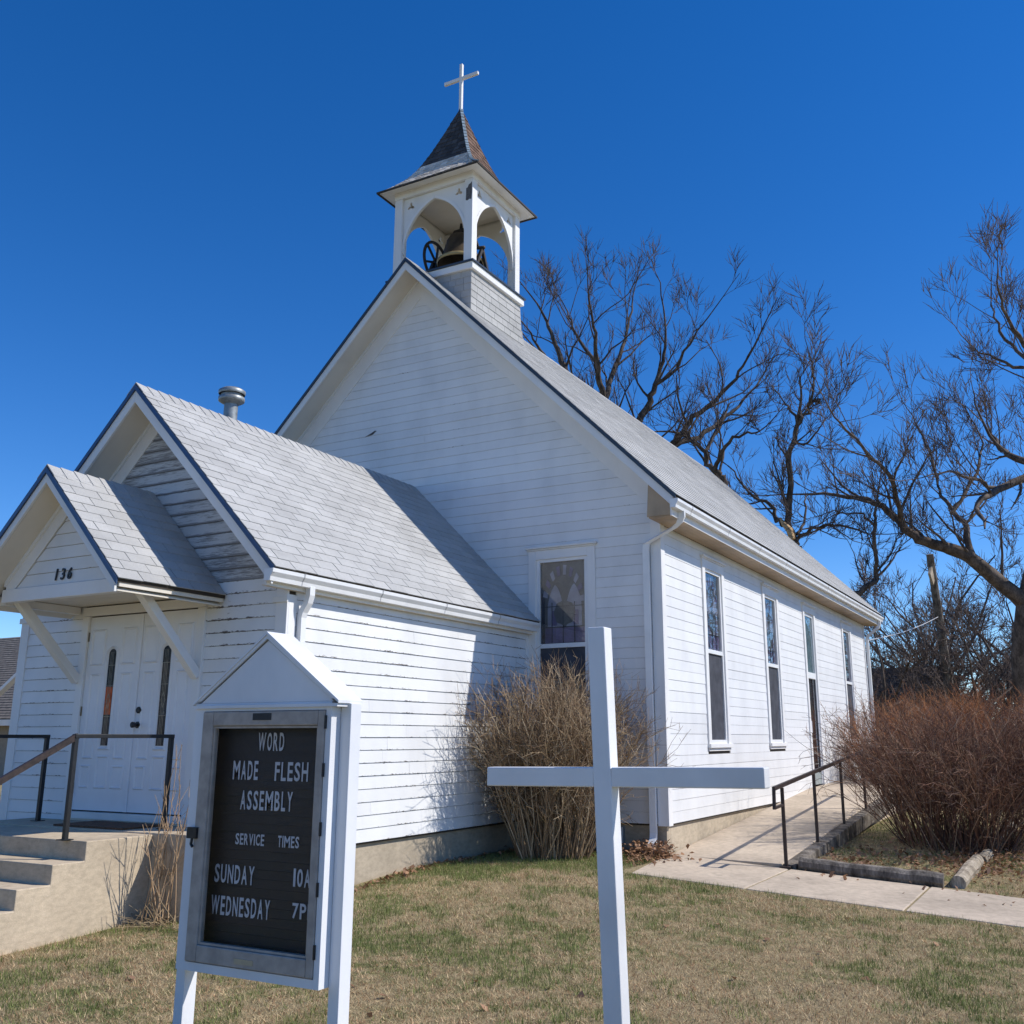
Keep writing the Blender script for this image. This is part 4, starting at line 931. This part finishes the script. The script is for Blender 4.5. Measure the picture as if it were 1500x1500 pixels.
for i in range(60):
    a = random.uniform(0, 6.3); tn.tube([nest+Vector((.16*math.cos(a), .16*math.sin(a), random.uniform(-.1,.06))), nest+Vector((.18*math.cos(a+1.2), .18*math.sin(a+1.2), random.uniform(-.1,.06)))], .012, 3)
tag(tn.build('bird_nest', TWIGM), 'small dark twig nest in the fork of the slender tree', 'nest')
st_ = at(1149, 768, 30.8)
hero('bare_tree', 'large bare tree with a long thick limb arching towards the church', 30, ([(1506,1040),(1497,960),(1502,885)], 34, 26), [
    ([(1502,885),(1450,842),(1420,815),(1380,800),(1345,790),(1325,775),(1300,747),(1270,731),(1225,725),(1172,724)], 24, 3, 1), ([(1322,772),(1315,735),(1305,700),(1276,668),(1240,628),(1216,600)], 9, 2, -3),
    ([(1424,818),(1416,775),(1398,752),(1378,728),(1372,700)], 11, 3, 2), ([(1502,885),(1530,760),(1537,690),(1540,560)], 24, 12, -1), ([(1537,690),(1500,700),(1462,717),(1441,727),(1430,745)], 14, 7, -2), ([(1537,690),(1500,676),(1475,664),(1462,652),(1450,630)], 14, 4, 2),
    ([(1540,575),(1500,541),(1478,535),(1455,522),(1432,515)], 7, 2, 0), ([(1540,560),(1500,505),(1478,470),(1466,440),(1460,412)], 8, 2, -2), ([(1540,560),(1500,520),(1472,497),(1456,465),(1452,440)], 7, 2, 2),
    ([(1475,664),(1450,640),(1430,600),(1425,570)], 6, 1.5, 1), ([(1462,717),(1420,700),(1390,690),(1350,700)], 6, 1.5, -2), ([(1372,700),(1360,660),(1345,630),(1330,600)], 5, 1.5, 1), ([(1398,752),(1430,690),(1440,650),(1420,610)], 6, 1.5, 3)], -.5, every=.68, blen=2.3, dens=3.5, mt=BARK_B, mc=TWIGP)
hero('bare_tree', 'thin bare tree with an upright stem beside the end of the roof', 29, ([(1240,960),(1252,871)], 12, 10), [
    ([(1252,871),(1271,860),(1285,847),(1283,820),(1281,767),(1279,753),(1287,735),(1287,713)], 9, 2.5, 0), ([(1268,860),(1258,835),(1250,808)], 4, 1.5, 1), ([(1281,767),(1262,752),(1240,752),(1215,750)], 4, 1.5, -1), ([(1285,847),(1310,820),(1320,800)], 4, 1.5, 2)], -.4, every=.7, blen=1.6, dens=3.2)
# generic trees of the thicket beyond the hedge
def thicket(px, py_top, depth, seed, lean=0.0):
    random.seed(seed); g = at(px, 1075, depth); g.z = -.5; top = at(px+lean, py_top, depth); H = top.z-g.z; T = Tree()
    tr = wander(g, Vector((lean*.004, 0, 1)), H*.45, 5, .10, .0); T.put(tr, .17*H/8, .10*H/8)
    for i in range(7):
        k = random.randint(2, 5); d = Vector((random.gauss(0, .6), random.gauss(0, .6), random.uniform(.5, 1.1))).normalized()
        T.branch(tr[k], d, H*random.uniform(.42, .66), .07*H/8, 4, 3.3, .16, .03, .012)
    for i in range(14):
        d = Vector((random.gauss(0, .8), random.gauss(0, .8), random.uniform(.1, .6))).normalized()
        T.branch(tr[random.randint(1, 4)], d, H*random.uniform(.3, .5), .035*H/8, 3, 4.6, .2, .0, .012)
    T.finish('bare_tree', 'tangled bare tree in the thicket beyond the reddish hedge', g, BARK_B, TWIGP, 'bare trees of the thicket')
for i, (px, tp, dp, ln) in enumerate(((1318,845,36,-20), (1345,800,42,10), (1395,820,38,30), (1440,800,40,-30), (1475,830,36,10), (1300,900,44,0), (1500,780,44,0), (1425,900,33,-15))): thicket(px, tp, dp, 50+i, ln)
random.seed(21)
# broken pale wood of the split fork
MB_ = MB().tube([st_+Vector((.22,0,-.5)), st_+Vector((.15,0,-.2)), st_+Vector((-.02,0,.02)), st_+Vector((-.12,0,.2))], [.10,.11,.085,.02], 7); ob = MB_.build('broken_branch', BARK_CUT); tag(ob, 'pale split wood of a broken branch stub above the roof', 'branch')

def shrub(name, label, cx, cy, r, h, nst, cols, seed, base_r=.35, droop=0.0, sub=9, z0=None, thick=.007):
    random.seed(seed); m_ = MB(); cl = []
    def put(pts, r0, r1, c, n=3):
        b = len(m_.f); k = len(pts); m_.tube(pts, [r0+(r1-r0)*i/(k-1) for i in range(k)], n, False); cl.extend([c]*(len(m_.f)-b))
    for i in range(nst):
        a = random.uniform(0, 2*math.pi); q = math.sqrt(random.random()); g = Vector((cx+base_r*q*math.cos(a), cy+base_r*q*math.sin(a), 0)); g.z = (gz(g.x, g.y) if z0 is None else z0)-.03
        a2 = a+random.gauss(0, .5); out = q*random.uniform(.4, 1.05)*r*1.0; hh = h*random.uniform(.55, 1.0)*math.sqrt(max(.15, 1-(.75*out/r)**2))
        e = Vector((cx+(base_r*q+out)*math.cos(a2), cy+(base_r*q+out)*math.sin(a2), g.z+hh)); mid = g.lerp(e, .5)+Vector((0,0,hh*.14))
        pts = [g, g.lerp(mid, .5)+Vector((random.gauss(0,.03),random.gauss(0,.03),.02)), mid, mid.lerp(e, .5)+Vector((random.gauss(0,.04),random.gauss(0,.04),.03)), e-Vector((0,0,droop*random.random()))]
        c = random.choice(cols); v = random.uniform(.7, 1.3); c = (c[0]*v, c[1]*v, c[2]*v, 1); put(pts, thick*random.uniform(.8, 1.6), thick*.45, c, 4)
        for k in range(sub):
            t_ = random.uniform(.7, 4); j = min(3, int(t_)); q_ = pts[j].lerp(pts[j+1], t_-j); d = side_dir(pts[j+1]-pts[j], random.uniform(.35, 1.0)); d = (d+Vector((0,0,.25))).normalized()
            c = random.choice(cols); v = random.uniform(.7, 1.35); c = (c[0]*v, c[1]*v, c[2]*v, 1); tw = wander(q_, d, h*random.uniform(.10, .24), 2, .25, .02); put(tw, thick*.5, thick*.28, c)
            for z_ in range(2):
                tw2 = wander(tw[1].lerp(tw[2], random.random()), side_dir(tw[2]-tw[1], random.uniform(.4, 1.1)), h*random.uniform(.04, .10), 1, .2, .05); put(tw2, thick*.35, thick*.22, c)
    t = thing(name, (cx, cy, gz(cx, cy) if z0 is None else z0), label, 'shrub')
    o = m_.build('stems', TWIG_T, t); ca = o.data.color_attributes.new('col', 'FLOAT_COLOR', 'CORNER')
    n = np.array([p.loop_total for p in o.data.polygons]); ca.data.foreach_set('color', np.repeat(np.array(cl, dtype=np.float32), n, axis=0).ravel())
    return t
TAN = [(.35,.25,.15), (.26,.175,.105), (.46,.36,.24), (.17,.115,.072)]
shrub('bare_shrub', 'tan leafless bush in front of the stained glass window by the entry wall', -1.10, -1.0, .98, 2.3, 230, TAN, 5, .42, .12, 16)
RED = [(.18,.09,.058), (.13,.068,.05), (.24,.125,.075), (.10,.06,.047), (.30,.20,.135)]
shrub('bare_shrub', 'large maroon-brown leafless shrub in the bed beside the ramp handrail', 2.95, 3.3, 1.5, 2.0, 330, RED, 6, .75, .1, 13)
shrub('bare_shrub', 'second maroon-brown shrub behind the large one by the ramp', 4.6, 5.0, 1.5, 2.1, 240, RED, 7, .8, .1, 11)
ORG = [(.36,.15,.06), (.28,.12,.055), (.42,.20,.085), (.22,.105,.055)]
for i, (px, dp) in enumerate(((1322,21), (1392,20.5), (1462,20), (1530,20))):
    q = at(px, 1100, dp); shrub('hedge_shrub', 'rust-orange leafless hedge shrub behind the maroon shrubs', q.x, q.y, 1.35, 2.25, 190, ORG, 30+i, .9, .05, 10)['group'] = 'rust-orange hedge shrubs'
# dry weeds by the steps
def weeds():
    random.seed(9); m_ = MB(); cl = []
    def put(pts, r0, r1, c):
        b = len(m_.f); m_.tube(pts, [r0+(r1-r0)*i/(len(pts)-1) for i in range(len(pts))], 4, False); cl.extend([c]*(len(m_.f)-b))
    for i in range(16):
        g = Vector((-2.62+random.gauss(0,.09), -5.62+random.gauss(0,.06), -.54)); hh = random.choice((1.55,1.2,.9,.7,.5,1.35)); d = Vector((random.gauss(0,.13), random.gauss(0,.10), 1)); pts = wander(g, d, hh, 6, .05, .0)
        v = random.uniform(.7, 1.2); c = (.40*v,.27*v,.16*v,1); put(pts, .006, .002, c)
        for k in range(4): j = random.randint(2, 5); put(wander(pts[j], side_dir(pts[j]-pts[j-1], .6)+Vector((0,0,.3)), random.uniform(.1,.38), 3, .08, .02), .003, .0015, c)
    for i in range(90):
        g = Vector((-2.58+random.gauss(0,.16), -5.66+random.gauss(0,.07), gz(-2.6,-5.66)+.01)); c = (.42,.31,.18,1); put(wander(g, Vector((random.gauss(0,1), random.gauss(0,.7), random.uniform(.05,.7))), random.uniform(.15,.4), 3, .12, -.05), .003, .0015, c)
    t = thing('dry_weeds', (-2.62,-5.62,-.54), 'clump of tall dry weed stalks against the concrete landing', 'weeds'); o = m_.build('stalks', TWIG_T, t)
    ca = o.data.color_attributes.new('col', 'FLOAT_COLOR', 'CORNER'); n = np.array([p.loop_total for p in o.data.polygons]); ca.data.foreach_set('color', np.repeat(np.array(cl, dtype=np.float32), n, axis=0).ravel())
weeds()

# ------------------------------------------------------------------ grass and leaves (uncountable)
def vnoise(x, y, s, seed):
    r_ = np.random.default_rng(seed); G = r_.random((64, 64)); xs = (x*s) % 63; ys = (y*s) % 63; i = xs.astype(int); j = ys.astype(int); f = xs-i; g = ys-j; f = f*f*(3-2*f); g = g*g*(3-2*g)
    return G[i, j]*(1-f)*(1-g)+G[i+1, j]*f*(1-g)+G[i, j+1]*(1-f)*g+G[i+1, j+1]*f*g
def gz_np(x, y):
    z = np.full_like(x, -.35); z -= np.where(y < -2.6, .06*(np.minimum(6.0, -y)-2.6), 0); z -= np.where(y < -6, .03*(np.minimum(14, -y)-6), 0)
    t_ = np.clip((y+8)/5.5, 0, 1); z -= .06*np.clip(x, 0, 7)*t_*t_*(3-2*t_)
    q_ = np.clip((x-1.3)/.4, 0, 1); z += .035*q_*q_*(3-2*q_)*np.clip(y, 0, 8)
    u_ = np.clip((y+1.9)/(-.7), 0, 1); return z+.012*np.sin(x*1.7+.6)*np.cos(y*1.3)*u_*u_*(3-2*u_)
def flat_mesh(name, V, F, C, mat, nv):
    me = bpy.data.meshes.new(name); n = len(F); me.vertices.add(len(V)); me.vertices.foreach_set('co', V.astype(np.float32).ravel()); me.loops.add(n*nv); me.loops.foreach_set('vertex_index', F.astype(np.int32).ravel())
    me.polygons.add(n); me.polygons.foreach_set('loop_start', np.arange(0, n*nv, nv, dtype=np.int32)); me.polygons.foreach_set('loop_total', np.full(n, nv, dtype=np.int32)); me.update()
    ca = me.color_attributes.new('col', 'FLOAT_COLOR', 'CORNER'); ca.data.foreach_set('color', np.repeat(C, nv, axis=0).astype(np.float32).ravel()); me.validate()
    return tag(link(name, me, mat), kind='stuff')
def grass():
    N = 1250000; x = rng.uniform(-5.0, 10.5, N); y = rng.uniform(-11.2, 7, N)
    # keep: lawn in front, bed beside ramp thinly
    front_ = (y < -1.80)|((x < .2+.12*(y+1.77)) & (y < -.35) & (x > -1.9)); front_ &= ~((x < -1.93) & (y > -4.95)); front_ &= ~((x < -2.84) & (x > -5.3) & (y > -7.45)); front_ &= ~((x > -5.5) & (x < -2.34) & (y > -5.52) & (y < -4.8)); front_ &= ~((x < -5.3) & (y > -5))
    bed = (x > 1.60) & (y > .15) & (rng.random(N) < .35); right = (x > 3.5) & (y > .0)
    walk_ = (y > -1.79) & (y < .0) & (x > .1)
    keep = (front_ | bed | right) & ~walk_; d = np.hypot(x-4.75, y+12.16); keep &= (d > 3.0) & (rng.random(N) < np.clip(1.25-d*.035, .35, 1)); x, y = x[keep], y[keep]; n = len(x)
    g = .30*vnoise(x+20, y+20, 1.1, 1)+.34*vnoise(x+20, y+20, 4.5, 2)+.18*vnoise(x+20, y+20, 13.0, 3)+.18*rng.random(n); near = np.exp(-np.maximum(0, y*-1-1.0)/.9)*(x < .4)
    green = (g+.42*near+.10*np.clip((-y-7)/3, 0, 1) > .555)
    h = np.where(green, rng.uniform(.025, .065, n), rng.uniform(.018, .055, n)); a = rng.uniform(0, 2*np.pi, n); ln = np.where(green, rng.uniform(.2, .9, n), rng.uniform(.5, 1.6, n)); wd = rng.uniform(.0014, .0036, n)
    z = gz_np(x, y); b = a+np.pi/2+rng.normal(0, .5, n)
    V = np.empty((n, 3, 3)); V[:, 0] = np.stack([x-wd*np.cos(b), y-wd*np.sin(b), z-.004], 1); V[:, 1] = np.stack([x+wd*np.cos(b), y+wd*np.sin(b), z-.004], 1); V[:, 2] = np.stack([x+h*ln*np.cos(a), y+h*ln*np.sin(a), z+h*np.clip(1.15-ln*.55, .2, 1)], 1)
    v = (rng.uniform(.35, 1.0, n)+.75*rng.random(n)**3)[:, None]; cg = np.array([[.19,.25,.065]]); ct = np.array([[.64,.49,.285]]); cb = np.array([[.40,.235,.13]])
    m1 = rng.random(n)[:, None]; C = np.where(green[:, None], cg*(1-.35*m1)+ct*.35*m1*.6, np.where(m1 < .66, ct, cb))*v; C = np.concatenate([C, np.ones((n, 1))], 1)
    flat_mesh('grass', V.reshape(-1, 3), np.arange(n*3).reshape(-1, 3), C, GRASSM, 3)['label'] = 'short dormant lawn grass, tan with green patches'
grass()
def leaves():
    pts = []
    def pile(cx, cy, sx, sy, n, dz=.05):
        p = np.stack([rng.normal(cx, sx, n), rng.normal(cy, sy, n)], 1); pts.append(np.concatenate([p, (rng.random((n, 1))**2)*dz], 1))
    pile(-.10, -.35, .16, .16, 420, .16); pile(.0, -.75, .12, .22, 160, .05); pile(-.6, -.25, .5, .10, 260, .06); pile(3.6, 3.6, .35, 1.0, 500, .10); pile(2.6, 1.4, .7, .6, 450, .04); pile(3.3, 2.0, .25, .5, 350, .07); pile(2.0, .7, .3, .4, 120, .03); pile(-1.5, -.5, .35, .22, 250, .06)
    pile(-1.85, -2.6, .06, 1.0, 200, .04); pile(1.5, -6, 2.5, 2.5, 50, .012); pile(5, -3.6, 2, 1.2, 40, .012); pile(4.2, 1.5, .6, 1, 200, .03)
    P = np.concatenate(pts); k = ~((P[:, 1] > .0) & (P[:, 0] < 1.57)) & ~((P[:, 0] < -1.95)); P = P[k]; n = len(P); z = gz_np(P[:, 0], P[:, 1])+P[:, 2]+.008
    V = np.empty((n, 4, 3)); a = rng.uniform(0, 6.28, n); s = rng.uniform(.014, .034, n); ti = rng.normal(0, .5, (n, 2))
    for i, (u_, w_) in enumerate(((-1.3, 0), (0, -.75), (1.3, 0), (0, .75))):
        dx = s*(u_*np.cos(a)-w_*np.sin(a)); dy = s*(u_*np.sin(a)+w_*np.cos(a)); V[:, i] = np.stack([P[:, 0]+dx, P[:, 1]+dy, z+dx*ti[:, 0]+dy*ti[:, 1]+(.008 if i % 2 else 0)], 1)
    v = rng.uniform(.55, 1.3, n)[:, None]; C = np.array([[.27,.145,.075]])*v+rng.random((n, 1))*np.array([[.08,.06,.05]]); C = np.concatenate([C, np.ones((n, 1))], 1)
    flat_mesh('fallen_leaves', V.reshape(-1, 3), np.arange(n*4).reshape(-1, 4), C, LEAFM, 4)['label'] = 'brown fallen leaves drifted against walls and timbers'
leaves()

# ------------------------------------------------------------------ neighbours, pole, wire
def house(name, label, x0, x1, y0, y1, zg, ze, zr, wall, roof, porch=False):
    t = thing(name, ((x0+x1)/2, (y0+y1)/2, zg), label, 'house'); ym = (y0+y1)/2
    MB().box(x0, x1, y0, y1, zg, ze).prism([(x0,y0,ze),(x0,y1,ze),(x0,ym,zr-.1)], (.02,0,0)).prism([(x1-.02,y0,ze),(x1-.02,y1,ze),(x1-.02,ym,zr-.1)], (.02,0,0)).build('wall', wall, t)
    o = .4; sl = (zr-ze)/((y1-y0)/2); rf = None
    for s in (-1, 1):
        ye = y0-o if s < 0 else y1+o; z_e = ze-o*sl
        d = MB().prism([(x0-o, ye, z_e), (x0-o, ym, zr), (x0-o, ym, zr-.14), (x0-o, ye, z_e-.14)], (x1-x0+2*o, 0, 0)).build('roof', roof, t); rf = rf or d
        n = int(math.hypot(ym-ye, zr-z_e)/.15); st = MB()
        for i in range(n):
            f0, f1 = i/n, (i+1.1)/n; a = (ye+(ym-ye)*f0, z_e+(zr-z_e)*f0); b = (ye+(ym-ye)*min(1, f1), z_e+(zr-z_e)*min(1, f1))
            st.hexa([(x0-o, a[0], a[1]), (x1+o, a[0], a[1]), (x1+o, b[0], b[1]), (x0-o, b[0], b[1])], [(x0-o, a[0], a[1]+.04), (x1+o, a[0], a[1]+.04), (x1+o, b[0], b[1]+.012), (x0-o, b[0], b[1]+.012)])
        tag(st.build('shingle_courses', roof, d), kind='stuff')
        MB().box(x0-o, x1+o, ye-.03 if s < 0 else ye, ye if s < 0 else ye+.03, z_e-.2, z_e-.01).build('fascia', TRIM, t)
    for k in range(3):
        xx = x0+(x1-x0)*(k+.5)/3; wn = MB().box(xx-.5, xx+.5, y0-.03, y0-.005, ze-1.7, ze-.5).build('window', TRIM, t); MB().box(xx-.42, xx+.42, y0-.04, y0-.031, ze-1.62, ze-.58).build('pane', DARKGLASS, wn)
    return t, rf
BRROOF = m_plain('brown_shingle', (.17,.145,.12), .9, 0, .35, 9, .5); GRROOF = m_plain('charcoal_shingle', (.045,.045,.048), .9, 0, .3, 9, .5); TANW = m_plain('tan_siding', (.33,.27,.20), .8)
hl, rf = house('neighbour_house', 'tan house with a brown shingle roof beyond the entry steps', -36, -21.5, 9, 17, -.7, 1.95, 5.0, TANW, BRROOF)
MB().tube([(-25.6,12.2,4.6),(-25.6,12.2,5.5)], .12, 10).build('vent_pipe', GUTTER, hl)
pq = on(6, 1008, 1, 8.0); MB().beam((pq.x-2.0, 8.0, pq.z-1.3), (pq.x+1.2, 8.0, pq.z+.75), .1, .22, (0,1,0)).build('porch_rake', TRIM, hl)
q = at(1300, 1050, 42); house('neighbour_house', 'dark-roofed house half hidden behind the far corner of the church', q.x-5, q.x+1.6, q.y, q.y+7, -.6, 1.7, 4.2, TANW, GRROOF)
p0, p1 = at(1395, 1040, 34), at(1362, 812, 34); pole = thing('utility_pole', (p0.x, p0.y, -.6), 'leaning weathered wooden utility pole in the thicket', 'pole')
MB().tube([(p0.x, p0.y, -.7), p0, p1], [.17, .165, .12], 10).build('post', LOG, pole); MB().beam(p1+Vector((-.02,-.15,-.55)), p1+Vector((.02,.15,-.9)), .08, .5).build('pole_bracket', LOGPALE, pole)
wa, wb = Vector((.1, L+.06, 3.45)), p0.lerp(p1, .60); wp = [wa.lerp(wb, i/10)-Vector((0,0,.10*math.sin(math.pi*i/10))) for i in range(11)]
tag(MB().tube(wp, .012, 6).build('service_wire', m_plain('wire_grey', (.55,.55,.56), .5)), 'pale service cable strung from the church corner to the pole', 'cable')

# ------------------------------------------------------------------ unseen trees and houses, put in for the glass to mirror
for i, (x_, y_, H) in enumerate(((9.5,17,8.5), (12.5,25,9.5), (9,33,9.5), (16,36,10.5), (12,46,11), (19,24,9))):
    random.seed(90+i); g = Vector((x_, y_, -.7)); T = Tree(); tr = wander(g, Vector((0,0,1)), H*.45, 5, .08, 0); T.put(tr, .19, .11)
    for k in range(9): T.branch(tr[random.randint(2, 5)], Vector((random.gauss(0,.6), random.gauss(0,.6), random.uniform(.5,1.1))).normalized(), H*random.uniform(.4,.6), .07, 3, 5, .15, .03, .016)
    T.finish('bare_tree', 'unseen bare yard tree beyond the planting bed, put in for the panes to mirror', g, BARK_B, TWIGP, 'unseen yard trees mirrored in the panes')
house('neighbour_house', 'unseen tan house with a charcoal roof, added for the side panes to mirror', 13.5, 21, 27, 35, -.9, 2.3, 4.8, TANW, GRROOF)
house('neighbour_house', 'unseen tan house across the street, added for the glass to mirror', -36, -17, -44, -34, -1.0, 2.6, 5.8, TANW, BRROOF)
house('neighbour_house', 'second unseen house with a charcoal roof, added across the street for the glass to mirror', -60, -40, -42, -32, -1.0, 2.8, 6.2, TANW, GRROOF)
